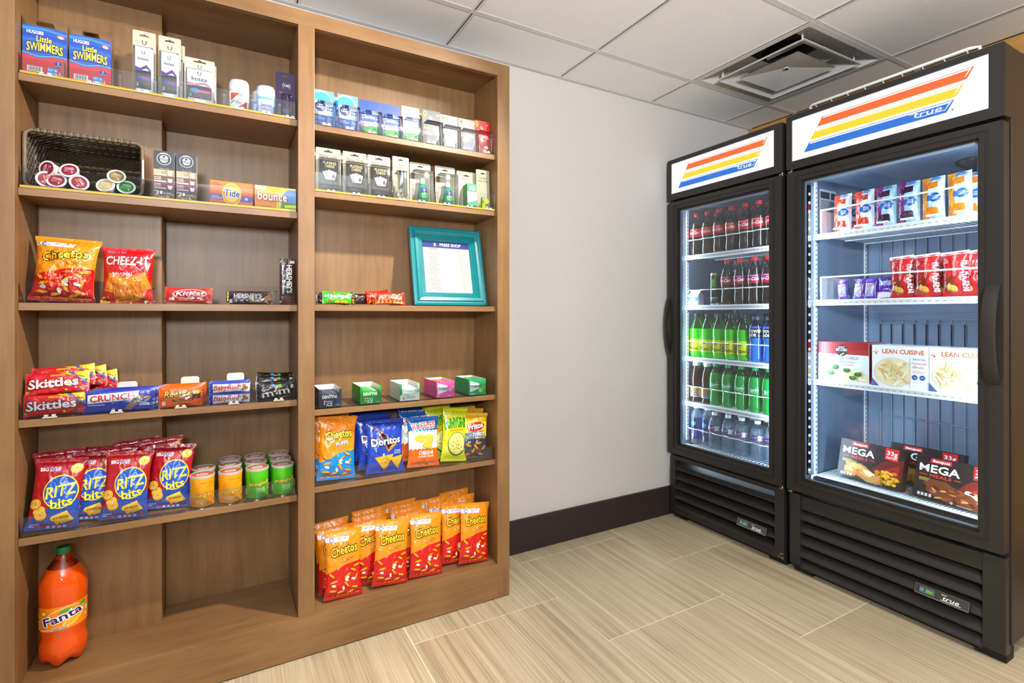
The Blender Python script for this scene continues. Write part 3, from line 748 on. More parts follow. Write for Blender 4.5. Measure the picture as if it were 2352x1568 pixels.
# ================================================================ BOOKCASE, FAR-LEFT BAY: toiletries
z = ZL[0] + .002
cx, w, h = spot(40, 149, 42, 1.845, z); DW, DH = w - .003, h; cx = max(cx, XL1 + DW / 2 + .002)
def diaper(rt):
    part('clamshell', rt, lambda mb: mb.prism(rrect(-DW / 2, 0, DW / 2, DH, .008), -.004, .028, PET, 'y', [list(reversed(rrect(-.018, DH - .022, .018, DH - .010, .004)))]))
    part('folded_diaper', rt, lambda mb: mb.box(-DW / 2 + .006, .001, .012, DW / 2 - .006, .024, DH * .8, P('#e8e4e6', 'paper'), .006))
    a = Art(DW * .97, DH * .80)
    a.poly(rr01(.06, a), '#d81326'); a.poly([(-.5, .34)] + [(-.5 + i / 12, .38 + .03 * math.cos(i / 12 * 7 + .6)) for i in range(13)] + [(.5, 1 - .03), (.44, 1), (-.44, 1), (-.5, .97)], '#1c4fb4')
    for i, (y, c) in enumerate(((.93, '#2f7fd6'), (.8, '#1b3fa6'), (.7, '#2463c4'), (.55, '#1a48ad'))): a.poly([(-.5, y - .03), (0, y), (.5, y - .05), (.5, y), (0, y + .05), (-.5, y + .03)], c)
    a.poly([(-.5 + i / 10, .40 + .03 * math.cos(i / 10 * 7 + .6)) for i in range(11)] + [(.5 - i / 10, .425 + .03 * math.cos((1 - i / 10) * 7 + .6)) for i in range(11)], '#2fa3e6')
    a.text('HUGGIES', -.22, .835, .065, '#ffffff', w=.38, bold=2); a.text('Little', -.02, .69, .11, '#f6d23c', w=.36, bold=2, out='#182a78'); a.text('SWIMMERS', 0, .47, .17, '#f6d23c', w=.82, bold=2, out='#182a78', wave=.03)
    a.ell(.36, .86, .10, .04, '#d33a4a', rot=-10); a.ell(.36, .85, .07, .025, '#ffffff', rot=-10)
    a.rect(-.4, .06, -.06, .17, '#f4f1ee'); [a.rect(-.37 + i * .022, .07, -.362 + i * .022 + (i % 3) * .004, .16, '#3a3a3a') for i in range(13)]
    a.rect(.06, .03, .28, .19, '#1b95dd'); a.text('32+ lb', .17, .125, .04, '#ffffff'); a.text('14+ kg', .17, .05, .04, '#ffffff'); a.text('L', .35, .06, .06, '#ffffff')
    a.ell(.30, .28, .085, .07, '#2b2f8f'); a.text('1', .30, .27, .06, '#ffffff'); a.text('DIAPER', .3, .235, .02, '#ffffff', bold=0)
    a.build('printed_insert', rt, flat(-.0045, DH * .045))
def rr01(r, a):
    return [(x / a.w, y / a.h) for x, y in rrect(-a.w / 2, 0, a.w / 2, a.h, r * a.w)]
put('diaper', diaper, 'swim_diaper_pack', 'blue and red swim diaper pack beside the outer stile on the top shelf', 'diaper pack', (cx, 1.845, z))
cx2, _, _ = spot(152, 252, 62, 1.845, z); cx2 = max(cx2, cx + DW + .002)
put('diaper', diaper, 'swim_diaper_pack', 'blue and red swim diaper pack next to the tall grey tampon card', 'diaper pack', (cx2, 1.848, z))
def pads(W_, H_, tall):
    def ex(rt):
        bw, bh, y0 = (W_ * .68, H_ * .62, H_ * .10) if tall else (W_ * .8, H_ * .60, H_ * .13)
        part('inner_wrap', rt, lambda mb: mb.box(-bw / 2, -.022, y0 - .01, bw / 2 + .006, -.001, y0 + bh, P('#e9e6ea', 'gloss'), .006), 40)
        a = Art(bw, bh); a.rect(-.5, 0, .5, 1, '#f7f7f7'); a.rect(-.5, 0, .5, .44, '#2a2a2e'); c = '#6a3f9a' if tall else '#f08fb4'
        a.poly([(-.5, .40), (-.2, .42), (.2, .5), (.5, .40), (.5, .46), (.2, .58), (-.2, .48), (-.5, .52)], c)
        a.text('U', 0, .82 if tall else .78, .08 if tall else .13, '#2a2a2e', bold=0); a.text('kotex', 0, .68 if tall else .60, .07 if tall else .13, '#2a2a2e', w=.66, bold=1)
        a.ell(-.18, .26, .2, .035 if tall else .08, '#2f57c8' if tall else '#2aa2d8'); a.poly([(-.1, .22), (.45, .2), (.45, .3), (-.1, .3)], '#8d4fb0' if tall else '#ef6fa0'); a.ell(.32, .14, .12, .06, '#3c3c42'); a.text('2', -.36, .06, .07, '#ffffff')
        a.build('wrap_print', rt, flat(-.0222, y0))
    def art(a): a.text('U', 0, .80, .065 if tall else .075, '#38352f', bold=0); a.text('kotex', 0, .725 if tall else .71, .042 if tall else .06, '#38352f', w=.6, bold=1)
    return hangcard(W_, H_, '#b9b1a0', art, .42, .935, (0, H_ * .06, W_ * .86, H_ * .66, .028), ex)
cx, w, h = spot(303, 357, 68, 1.85, z)
TALL = pads(w, h, True)
put('tampon', TALL, 'tampon_pack', 'tall grey tampon card, the one nearer the diaper packs', 'tampon pack', (cx, 1.862, z))
cx, _, _ = spot(364, 414, 82, 1.85, z)
put('tampon', TALL, 'tampon_pack', 'tall grey tampon card next to the short grey pad card', 'tampon pack', (cx, 1.862, z))
put('tampon', TALL, 'tampon_pack', 'tall grey tampon card tucked behind another, edge showing', 'tampon pack', (cx + .008, 1.90, z - .001))
cx, w, h = spot(423, 493, 132, 1.85, z); SHORT = pads(w, h, False)
put('pad', SHORT, 'pad_pack', 'short grey pad card with pink swoosh, in front of its twin', 'pad pack', (cx, 1.862, z))
put('pad', SHORT, 'pad_pack', 'short grey pad card half hidden behind its pink twin', 'pad pack', (cx + .004, 1.89, z))
def stick(body, art, W_, H_):
    def sup(r, zz, y=.55): return [(r * math.copysign(abs(math.cos(t)) ** .8, math.cos(t)), r * y * math.copysign(abs(math.sin(t)) ** .8, math.sin(t)), zz) for t in [2 * math.pi * i / 28 for i in range(28)]]
    def loft(mb, secs, m):
        vs = [p for r, zz in secs for p in sup(r, zz)]; n = 28
        mb.add(vs, [(j * n + i, j * n + (i + 1) % n, (j + 1) * n + (i + 1) % n, (j + 1) * n + i) for j in range(len(secs) - 1) for i in range(n)] + [tuple(range(n - 1, -1, -1)), tuple((len(secs) - 1) * n + i for i in range(n))], m)
    r = W_ / 2
    def b(rt):
        part('case', rt, lambda mb: loft(mb, [(r * .9, 0), (r * .97, .004), (r * .92, H_ * .12), (r * .97, H_ * .3), (r * .98, H_ * .62)], P(body, 'gloss')), 40)
        part('cap', rt, lambda mb: loft(mb, [(r, H_ * .62), (r, H_ * .82), (r * .95, H_ * .91), (r * .8, H_ * .97), (r * .5, H_)], tinted('frosted_cap', '#d9dde2', '#f4f7fa', .45, .25)), 40)
        part('deodorant_bar', rt, lambda mb: loft(mb, [(r * .8, H_ * .62), (r * .8, H_ * .72), (r * .6, H_ * .76)], P('#eef0f2', 'paper')), 40)
        part('dial', rt, lambda mb: mb.box(-r * .45, -r * .57, .002, r * .45, r * .55, H_ * .09, P(body, 'gloss'), .002))
        a = Art(W_ * .78, H_ * .42); art(a)
        a.build('label', rt, lambda x, y, o: (x, -r * .545 * (1 - (abs(x) / r) ** 2.5 * .55) - o - .0006, H_ * .15 + y), .006)
    return b
def old(a): a.rect(-.5, 0, .5, 1, '#f2f2f2'); a.poly([(-.5, .45), (.1, 1), (-.5, 1)], '#b8241c'); a.poly([(.5, .5), (.5, .0), (0, .05)], '#b8241c'); a.poly([(-.5, .35), (.2, 1), (.35, 1), (-.5, .22)], '#4fb8a2'); a.ell(0, .5, .27, .34, '#f5f3ec'); a.text('Old Spice', 0, .55, .09, '#a03028', w=.4, bold=0, shear=.2); a.lines(-.2, .28, .2, .5, 3, '#4fa08e')
def sec(a): a.rect(-.5, .05, .5, .95, '#dbe6f7'); a.poly([(-.5, .3), (.5, .1), (.5, .4), (-.5, .55)], '#c3d4f2'); a.text('Secret', 0, .45, .24, '#2b3a72', w=.75, bold=0, shear=.25); a.lines(-.35, .2, .3, .36, 2, '#c64a6a', .3)
cx, w, h = spot(526, 573, 183, 1.865, z); put('deo1', stick('#eceff1', old, w, h), 'deodorant', 'white deodorant stick with red label and clear cap', 'deodorant', (cx, 1.868, z), (0, 0, R(-6)))
cx, w, h = spot(589, 633, 197, 1.865, z); SB_ = stick('#6aa6df', sec, w, h)
put('deo2', SB_, 'deodorant', 'pale blue deodorant stick facing out beside the antacid', 'deodorant', (cx, 1.868, z), (0, 0, R(-6)))
put('deo2', SB_, 'deodorant', 'pale blue deodorant stick behind the front blue one', 'deodorant', (cx - .012, 1.92, z), (0, 0, R(-6)))
def tums(rt): 
    part('tablet_roll', rt, lambda mb: mb.lathe([(.011, .02), (.011, .085)], P('#3b2450', 'foil'), 16, Matrix.Translation((.004, -.012, 0))), 40)
def tumsart(a): a.ell(.05, .74, .22, None, '#57b04a'); a.ell(.05, .74, .20, None, '#e0476a'); a.ell(.05, .74, .17, .085, '#3a1d4c'); a.text('TUMS', .05, .715, .05, '#ffffff', w=.3); a.text('ASSORTED FRUIT', .02, .58, .026, '#e05a8c', w=.7); a.rect(-.12, .02, .2, .55, '#4b3560'); a.ell(.04, .42, .12, None, '#cf4064'); a.text('TUMS', .04, .405, .03, '#ffffff', w=.2); a.rect(-.1, .06, .18, .1, '#c9c2cc')
cx, w, h = spot(645, 690, 168, 1.86, z)
cx = min(cx, XM0 - w / 2 - .001)
put('tums', hangcard(w, h, '#2c1a46', tumsart, .4, .93, (.004, .012, .032, .08, .026), tums), 'antacid_card', 'dark purple antacid card beside the centre post', 'antacid pack', (cx, 1.866, z))
lane('L', 0, [onY(u, 200, 1.85).x for u in (150, 280, 358, 417, 515, 579, 640)]); [clip('L', 0, onY(u, 200, YF).x) for u in (105, 215, 326, 389, 461, 550, 612, 666)]

# ---------------------------------------------------------------- second shelf: basket of pods, coffee, laundry
z = ZL[1]
bx0, bx1, bz0, bz1, byf, byb = -.475, onY(328, 400, 1.85).x, z + .004, onY(180, 316, 1.85).z, 1.842, 1.972
WK = [bumpy('wicker_dark', '#241a12', '#4a3a28', 60, .001, .5, .5), bumpy('wicker_worn', '#4a3d2c', '#857458', 90, .001, .4, .55)]
bsk = thing('wicker_basket', 'dark woven basket lying on its side with coffee pods in its mouth', 'basket', ((bx0 + bx1) / 2, byf, z + .003))
BWX, BH = bx1 - bx0, bz1 - z
def wall(name, p00, p10, p01, p11, nu, nv):
    """stakes from the mouth to the base, weavers across them"""
    p00, p10, p01, p11 = map(Vector, (p00, p10, p01, p11)); nrm = (p10 - p00).cross(p01 - p00).normalized()
    L = lambda u, v: (p00 * (1 - u) + p10 * u) * (1 - v) + (p01 * (1 - u) + p11 * u) * v
    def f(mb):
        for j in range(nv):
            v = (j + .5) / nv
            mb.tube([L(i / (nu * 3), v) + nrm * (.0022 * math.sin(math.pi * (i / 3 + j))) for i in range(nu * 3 + 1)], .0034, WK[0] if (j * 7) % 6 else WK[1], 5)
        for i in range(nu): mb.tube([L((i + .5) / nu, 0), L((i + .5) / nu, 1)], .0016, WK[0], 4)
    o = part(name, bsk, f, 60); o['kind'] = 'stuff'
i_ = .016
wall('woven_back', (-BWX / 2 + i_, byb - byf, .012), (BWX / 2 - i_, byb - byf, .012), (-BWX / 2 + i_, byb - byf, BH - i_), (BWX / 2 - i_, byb - byf, BH - i_), 26, 18)
wall('woven_top', (-BWX / 2, .004, BH - .004), (BWX / 2, .004, BH - .004), (-BWX / 2 + i_, byb - byf, BH - i_), (BWX / 2 - i_, byb - byf, BH - i_), 28, 16)
wall('woven_floor', (-BWX / 2, .004, .006), (BWX / 2, .004, .006), (-BWX / 2 + i_, byb - byf, .012), (BWX / 2 - i_, byb - byf, .012), 28, 16)
wall('woven_end', (-BWX / 2, .004, .006), (-BWX / 2, .004, BH - .004), (-BWX / 2 + i_, byb - byf, .012), (-BWX / 2 + i_, byb - byf, BH - i_), 12, 16)
wall('woven_end', (BWX / 2, .004, .006), (BWX / 2, .004, BH - .004), (BWX / 2 - i_, byb - byf, .012), (BWX / 2 - i_, byb - byf, BH - i_), 12, 16)
part('rim', bsk, lambda mb: (mb.tube([(x, 0, y) for x, y in rrect(-BWX / 2, .0055, BWX / 2, BH, .018, 6)], .005, WK[1], 8, True),
     [mb.tube([(x + .006 * math.cos(t), .006 * math.sin(t), BH) for t in [2 * math.pi * k / 8 for k in range(8)]], .0013, WK[(i % 3) == 0], 4, True) if False else mb.box(x, -.0058, BH - .0058, x + .003, .0058, BH + .0058, WK[i % 2], .001) for i, x in enumerate([-BWX / 2 + .02 + k * .007 for k in range(int((BWX - .04) / .007))])]), 60)
part('metal_bar', bsk, lambda mb: mb.tube([(BWX / 2 + .001, -.002, BH * .35), (BWX / 2 + .001, -.002, BH * .7)], .0056, STEEL, 10), 60)
PODC = {'#8e1c34': 'dark red', '#8a7440': 'gold', '#c3b27c': 'cream', '#1d8a35': 'green'}
def pod(col):
    def b(rt):
        part('cup', rt, lambda mb: mb.lathe([(.0255, 0), (.0255, .0012), (.0225, .0025), (.019, .040), (.017, .043), (.0001, .043)], P('#e9e6ea', 'card'), 28, Matrix.Rotation(R(-90), 4, 'X')), 40)
        a = Art(.05, .05, 'foil'); a.ell(0, .5, .485, None, '#f3f0f2', 32); a.ell(0, .5, .40, None, col, 32)
        a.text('COFFEE', 0, .53, .09, '#f0e6da', w=.48, shear=.2); a.text('dark roast' if col == '#8e1c34' else 'breakfast', 0, .40, .07, '#f0e6da', w=.5, bold=0, shear=.2); a.rect(-.22, .66, .18, .685, '#f0e6da'); a.rect(.12, .28, .19, .35, '#ffffff')
        a.build('foil_lid', rt, flat(0, -.025))
    return b
for u, v, c, rl, lab in ((84, 416, '#8e1c34', 80, 'dark red lidded coffee pod at the lower outer corner of the pile'), (130, 424, '#8e1c34', 8, 'dark red lidded coffee pod in the middle of the lower row'), (182, 428, '#8e1c34', 60, 'dark red lidded coffee pod at the inner end of the lower row'),
                         (107, 386, '#8e1c34', -80, 'dark red lidded coffee pod upper in the pile by the basket end'), (158, 390, '#8e1c34', -5, 'dark red lidded coffee pod upper in the pile by the gap'),
                         (267, 404, '#8a7440', 15, 'gold lidded coffee pod on top of the cream and green ones'), (242, 430, '#c3b27c', -12, 'cream lidded coffee pod beside the green one'), (290, 434, '#1d8a35', 5, 'green lidded coffee pod at the basket corner')):
    p = onY(u, v, 1.875)
    put('pod' + c, pod(c), 'coffee_pod', lab, 'coffee pod', (max(p.x, bx0 + .037), 1.875 + (.004 if v < 410 else 0), max(p.z, z + .039)), (R(-24), R(rl), R(-4)), 'coffee pods in the basket', (.9, .9, .9), False)
def execu(a):
    a.rect(-.5, .66, .5, 1, '#191a22')
    for i in range(7): a.poly([(-.5 + i / 6 - .17, .66), (-.485 + i / 6 - .17, .66), (-.235 + i / 6 - .1, 1), (-.25 + i / 6 - .1, 1)] if -.5 + i / 6 - .17 > -.5 and -.235 + i / 6 - .1 < .5 else [(-.49, .7), (-.48, .7), (-.48, .71), (-.49, .71)], '#55565e')
    a.ell(0, .84, .34, None, '#e8e6e2', 32); a.ell(0, .84, .315, None, '#191a22', 32); a.ell(0, .84, .21, None, '#f2f0ec', 28); a.rect(-.3, .80, .3, .85, '#191a22'); a.text('SUITE', 0, .808, .032, '#f2f0ec', w=.36); a.text('EXECUTIVE', 0, .925, .026, '#f2f0ec', w=.36, wave=.012); a.ell(0, .885, .07, .022, '#191a22')
    a.rect(-.5, .635, .5, .66, '#0c0c10'); a.text('PREMIUM COFFEE', 0, .642, .011, '#c9c5bd', w=.5, bold=0)
    for i, (c, t1, t2, k) in enumerate((('#8f7a52', 'BREAKFAST', 'BLEND', '#e8dcae'), ('#5a3117', 'HOUSE', 'BLEND', '#d8cdb8'), ('#6a1238', 'DARK', 'ROAST', '#d8b8c0'))):
        y = .50 - i * .135; a.rect(-.5, y, .5, y + .133, c); a.text(t1, -.46, y + .088, .03, '#e9dfca', al='l', w=.5 if i == 0 else .32, bold=0); a.text(t2, -.46, y + .05, .03, '#e9dfca', al='l', w=.34, bold=0); a.rect(-.46, y + .012, .1, y + .036, k)
        a.poly([(.17, y + .1), (.41, y + .1), (.37, y + .012), (.21, y + .012)], '#f3f1ef'); a.ell(.29, y + .1, .13, .02, c if i else '#d9b98a'); a.text('1', .29, y + .04, .03, '#777777', bold=0)
    a.rect(-.5, 0, .5, .23, '#4b2c18')
    rn = random.Random(4)
    for i in range(46): a.blob(rn.uniform(-.45, .45), rn.uniform(.015, .21), .07, .045, rn.uniform(0, 180), rn.choice(['#7a4a28', '#9a6a3c', '#2f1a0d', '#b98a58']), i, 8)
    a.text('3', -.3, .125, .07, '#ffffff', bold=2); a.poly([(-.2, .19), (-.06, .19), (-.08, .13), (-.18, .13)], '#ffffff'); a.text('K-CUPS', .16, .135, .035, '#f2ece0', w=.36); a.text('3-0.21 OZ', 0, .07, .026, '#f2ece0', w=.5); a.text('NET WT 0.6 OZ', 0, .03, .026, '#f2ece0', w=.62)
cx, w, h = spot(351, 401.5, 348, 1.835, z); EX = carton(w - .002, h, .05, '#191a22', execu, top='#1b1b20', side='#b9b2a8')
put('exec', EX, 'coffee_box', 'black and brown coffee pod box beside the basket', 'coffee box', (cx, 1.838, z + .002))
cx, _, _ = spot(402.5, 453, 357, 1.835, z); put('exec', EX, 'coffee_box', 'black and brown coffee pod box on the detergent side of its twin', 'coffee box', (cx, 1.838, z + .002))
def tide(a):
    a.rect(-.5, .72, .5, .745, '#e0590c'); a.rect(-.5, .24, .5, .47, '#5b4aa6'); a.lines(-.47, .28, -.2, .44, 3, '#d8d2ee', .4); a.ell(.0, .5, .225, .45, '#f7c926', 36); a.ell(0, .5, .195, .38, '#f08a1c', 36); a.ell(0, .49, .165, .32, '#f9d22f', 36)
    a.text('Tide', .0, .40, .28, '#23409a', w=.36, bold=2, shear=.1, out='#ffffff'); a.text('ULTRA', -.06, .76, .06, '#23409a', w=.12, bold=0, shear=.2); a.text('1', -.47, .83, .09, '#a33408', bold=1); a.lines(-.43, .83, -.2, .95, 2, '#a33408', .4); a.lines(-.47, .05, .1, .2, 3, '#a33408', .35); a.rect(.3, .31, .38, .41, '#d8d2ee')
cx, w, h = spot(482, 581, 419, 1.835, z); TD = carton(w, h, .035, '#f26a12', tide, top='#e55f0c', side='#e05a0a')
put('tide', TD, 'detergent_box', 'orange laundry detergent box with yellow target, front of its stack', 'detergent box', (cx, 1.836, z + .002))
put('tide', TD, 'detergent_box', 'orange laundry detergent box hidden behind the front one, edge showing', 'detergent box', (cx + .006, 1.876, z + .002))
def bounce(a):
    a.poly([(.02, 0), (.5, 0), (.5, 1), (.16, 1), (.02, .7)], '#f3d21f'); a.ell(.36, .5, .30, .49, '#f6e36a', 30); a.poly([(.14, .35), (.5, .30), (.5, .95), (.3, .92), (.16, .7)], '#6f9fe0'); a.poly([(.12, .12), (.5, .12), (.5, .38), (.14, .42)], '#4fa03c'); a.poly([(.22, .14), (.5, .18), (.5, .3), (.22, .27)], '#e8e22a')
    a.text('bounce', -.08, .42, .34, '#ffffff', w=.72, bold=2, out='#c8561a'); a.poly([(-.5, .84), (-.22, .82), (-.24, 1), (-.5, 1)], '#f6efe6'); a.text('OUTDOOR', -.36, .88, .07, '#d06a2a', w=.2); a.text('2', -.46, .09, .1, '#a5481a', bold=0); a.lines(-.4, .08, .1, .2, 2, '#a5481a', .3)
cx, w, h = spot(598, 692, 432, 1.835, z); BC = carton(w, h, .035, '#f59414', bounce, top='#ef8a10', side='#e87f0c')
put('bounce', BC, 'dryer_sheet_box', 'yellow and orange dryer sheet box against the centre post', 'dryer sheet box', (min(cx, XM0 - w / 2 - .002), 1.836, z + .002))

# ---------------------------------------------------------------- third shelf
z = ZL[2]
def cheetos(kind):
    def f(a):
        a.rect(-.5, 0, .5, 1, '#ef8a12')
        red, y1, y2 = {'crunchy': ('#c8140f', .44, .52), 'puffs': ('#1583cc', .34, .46)}[kind]
        a.poly([(-.5, 0), (.5, 0), (.5, y2), (.1, y2 - .02), (-.2, y1), (-.5, y1 - .06)], red)
        if kind == 'crunchy':
            a.poly([(-.5, 0), (.5, 0), (.5, .12), (0, .16), (-.5, .12)], '#a80d0d')
            a.poly([(-.5, .845), (.12, .83), (.16, .90), (-.5, .91)], '#e9e7f0'); a.ell(-.34, .872, .06, .035, '#3a56b8'); a.ell(-.34, .872, .042, .024, '#cfd4ee'); a.text('PEPCOIN', -.05, .868, .022, '#4a55a0', w=.24); a.lines(-.16, .842, .1, .862, 2, '#8a90b8', .35)
        rn = random.Random(5)
        sp = [(-.28, .26, 15), (.26, .40, -25), (.34, .28, 60), (-.1, .10, 8), (.3, .14, -12), (.08, .20, -50), (-.3, .13, -5), (.1, .33, 30), (.38, .46, 10), (-.36, .36, -40), (.18, .08, 20)]
        chips(a, sp, '#f5a01c', '#8a2a08', .10, .28)
        for i in range(5): a.blob(rn.uniform(-.3, .3), rn.uniform(.1, .32), .06, .035, rn.uniform(0, 180), '#f4ece2', i)
        a.text('Cheetos', 0.02, .64, .13, '#f7c51d', w=.76, bold=2, rot=8, out='#1b140c', wave=.015)
        a.text('CRUNCHY' if kind == 'crunchy' else 'PUFFS', .1, .545, .05, '#8c2c06' if kind == 'crunchy' else '#ffffff', w=.36, bold=1, rot=8, shear=.2, out='#f6b028' if kind == 'crunchy' else '#1a86c8')
    return f
x0 = onY(142, 650, 1.865).x
put('bigcheese', bag(.152, .182, .06, '#ef8a12', cheetos('crunchy'), 3, narrow=.13, wr=1.5), 'snack_bag', 'large orange cheese puff bag standing by the outer stile, third shelf', 'snack bag', (x0, 1.868, z), (R(-8), R(3), R(-6)))
def cheezit(a):
    a.rect(-.5, 0, .5, 1, '#c4161c'); a.poly([(-.5, .0), (.5, 0), (.5, .42), (-.5, .42)], '#d42a18'); a.text('Grab n Go', -.22, .90, .05, '#3a2a80', w=.36, bold=1, out='#e8e0f0', outb=3)
    a.text('CHEEZ-IT', 0, .68, .15, '#ffffff', w=.86, bold=2, out='#8e0c10'); a.text('ORIGINAL', -.08, .47, .06, '#ffffff', w=.46, bold=2)
    for x, y, r, k in ((.26, .36, 20, .19), (-.2, .33, -15, .2), (.02, .24, 8, .27)):
        c, d = math.cos(R(r)), math.sin(R(r)); q = [(-1, -1), (1, -1), (1, 1), (-1, 1)]
        pt = lambda m: [(x + (p * c - t * d) * k * m, y + (p * d + t * c) * k * m * a.w / a.h) for p, t in q]
        a.poly(pt(1.05), '#b85a10'); a.poly(pt(.97), '#e8861c'); a.ell(x, y, .03, None, '#a85010', 10)
    chips(a, [(.3, .12, 20), (.36, .05, -20)], '#e8861c', '#9a4a10', .06, .6); a.rect(-.48, 0.01, -.32, .11, '#e6cf3a'); a.text('100%', -.4, .06, .035, '#3a3010', w=.14); a.text('REAL', -.4, .02, .025, '#3a3010', w=.12)
x0 = onY(293, 650, 1.865).x
put('cheezit', bag(.132, .165, .05, '#c4161c', cheezit, 8), 'snack_bag', 'red cheese cracker bag standing beside the big orange bag', 'snack bag', (x0, 1.868, z), (R(-6), 0, R(-5)))
def kitkat(a): a.rect(-.5, 0, .5, 1, '#d8230f'); a.ell(.02, .56, .36, .34, '#f3efe6', 32, rot=3); a.ell(.02, .56, .34, .30, '#c81a0e', 32, rot=3); a.text('KitKat', .02, .44, .30, '#ffffff', w=.6, bold=2, shear=.25, rot=3); a.chip = 0; a.rect(-.4, .12, -.3, .3, '#f0d8d0'); a.lines(-.2, .1, .3, .22, 2, '#f2b8a0', .3); chips(a, [(.12, .26, 10), (.2, .26, 0)], '#b87838', '#5a2a10', .05, .5)
xk = onY(433, 675, 1.845).x
put('kitkat', bag(.124, .05, .016, '#d8230f', kitkat, 5, side=True, seal=.05), 'candy_bar', 'red wafer bar leaning at the front of the third shelf', 'candy bar', (xk, 1.846, z + .001), (R(-14), R(1), R(-4)))
def hersh(a, alm): 
    a.rect(-.5, 0, .5, 1, '#3a201a'); a.text("HERSHEY'S", -.06, .42, .34, '#e6e4e2', w=.62, bold=2)
    if alm: a.lines(.0, .12, .28, .32, 2, '#d8b070', .4); a.poly([(.24, .3), (.44, .8), (.48, .3)], '#b98a60'); chips(a, [(.36, .2, 30), (.42, .35, 0)], '#d8a866', '#7a4a20', .045, .6); a.rect(-.46, .08, -.40, .35, '#e8e8e8')
    else: a.text('milk chocolate', .1, .12, .15, '#e6e4e2', w=.36, bold=0); a.rect(-.46, .65, -.4, .95, '#c8c0d8'); [a.poly([(.32 + i * .06, .1), (.38 + i * .06, .5), (.36 + i * .06, .9), (.30 + i * .06, .5)], '#6a3c28') for i in range(3)]
xk = onY(575, 680, 1.845).x
put('hersh1', bag(.128, .043, .014, '#3a201a', lambda a: hersh(a, True), 6, side=True, seal=.05, narrow=.03), 'candy_bar', 'brown almond chocolate bar lying along the shelf front', 'candy bar', (xk, 1.842, z + .001), (R(-12), 0, R(-4)))
part_ = PROTO['hersh1']; part('foil_end', part_, lambda mb: mb.grid(lambda i, j: (-.062 - .006 * i, -.004 + .006 * math.sin(j * 19) * i, .004 + .036 * j), 3, 8, P('#d8b030', 'chrome')), 60, 'gold foil end')
xk = onY(662, 650, 1.845).x
HB = bag(.152, .047, .012, '#3a201a', lambda a: hersh(a, False), 7, side=True, seal=.03, narrow=.02)
for i, (dy, lab) in enumerate(((0, 'brown chocolate bar on end beside the centre post, front one'), (.016, 'brown chocolate bar on end beside the centre post, second in line'), (.032, 'brown chocolate bar on end beside the centre post, last in line'))):
    put('hersh2', HB, 'candy_bar', lab, 'candy bar', (xk - .025 + i * .001, 1.85 + dy, z + .078), (R(-5), R(90), 0), 'upright chocolate bars by the centre post', rest=False)
lane('L', 2, [onY(355, 690, 1.85).x, onY(632, 690, 1.85).x], h=.045)

# ---------------------------------------------------------------- fourth shelf: candy
z = ZL[3]
def skit(a):
    a.rect(-.5, 0, .5, 1, '#c4121a'); a.poly([(.0, 1), (.5, 1), (.5, .4), (.3, .75)], '#f0c020')
    for i, c in enumerate(('#e8461c', '#f0c020', '#3fae3a', '#2a66c8', '#6a3aa0')): a.poly([(.08 + i * .03, 1), (.12 + i * .03, 1), (.46, .62 - i * .09), (.46, .70 - i * .09)], c)
    rn = random.Random(2)
    for i in range(9): a.ell(rn.uniform(.1, .47), rn.uniform(.08, .95) if i > 4 else rn.uniform(.05, .25), .022, None, rn.choice(['#e23a1c', '#f2c61c', '#4ab83a', '#6a3aa8', '#f08018']), 12)
    for i in range(4): a.ell(-.46 + i * .02, .15 + i * .2, .024, None, ('#4ab83a', '#f2c61c', '#e23a1c', '#6a3aa8')[i], 12)
    a.text('Skittles', -.06, .30, .40, '#ffffff', w=.80, bold=2, rot=2, out='#8e0a12'); a.text('ORIGINAL', .0, .82, .10, '#e8d83a', w=.24, bold=1)
SK = bag(.136, .062, .020, '#c4121a', skit, 11, side=True, seal=.04, wr=1.4)
xs = max(onY(106, 930, 1.835).x, XL1 + .0735)
for dx, dy, dz, rx, rl, rz, lab in ((.0, 1.840, .001, -6, -1, 0, 'red fruit candy packet, lower of the two at the shelf front'), (.003, 1.842, .058, -16, -2, 0, 'red fruit candy packet, upper of the two at the shelf front'), (.012, 1.868, .070, -14, -4, 2, 'red fruit candy packet leaning behind the upper front one'),
                                    (.035, 1.90, .058, -14, -6, 4, 'red fruit candy packet with one corner up, near the back panel'), (.055, 1.93, .045, -12, -4, 5, 'red fruit candy packet poking out behind toward the blue bars'), (.004, 1.905, .001, -10, 0, 0, 'red fruit candy packet at the base behind the front pair')):
    put('skit', SK, 'candy_packet', lab, 'candy packet', (xs + dx, dy, z + dz), (R(rx), R(rl), R(rz)), 'fruit candy packets')
def crunch(a):
    a.rect(-.5, 0, .5, 1, '#1f2fa0'); a.poly([(-.43, .42), (.24, .52), (.28, .92), (-.43, .82)], '#f2f0f0'); a.text('CRUNCH', -.09, .52, .28, '#cf1620', w=.62, bold=2, rot=2.5)
    a.poly([(.06, .06), (.16, .05), (.32, .45), (.2, .62)], '#8a6a58'); a.poly([(.2, .6), (.32, .45), (.36, .6), (.26, .7)], '#c8b8a8'); a.poly([(.27, .72), (.45, .62), (.43, .48), (.3, .55)], '#9a7660'); a.lines(-.43, .33, -.05, .4, 1, '#c8cce8', .5); a.lines(.28, .22, .44, .42, 3, '#e0e2f0', .5); a.rect(-.1, .07, -.06, .16, '#9fb0e0')
CR = bag(.168, .062, .013, '#1f2fa0', crunch, 13, side=True, seal=.03, narrow=.02, wr=.6)
xs = onY(274, 915, 1.835).x
for i in range(5):
    put('crunch', CR, 'candy_bar', ('royal blue crisp chocolate bar at the front of its row', 'royal blue crisp chocolate bar second in its row', 'royal blue crisp chocolate bar third in its row', 'royal blue crisp chocolate bar fourth in its row', 'royal blue crisp chocolate bar last, against the white paddle')[i], 'candy bar', (xs + .006 * i, 1.839 + .0155 * i, z + .001), (R(-6), 0, 0), 'blue crisp chocolate bars')
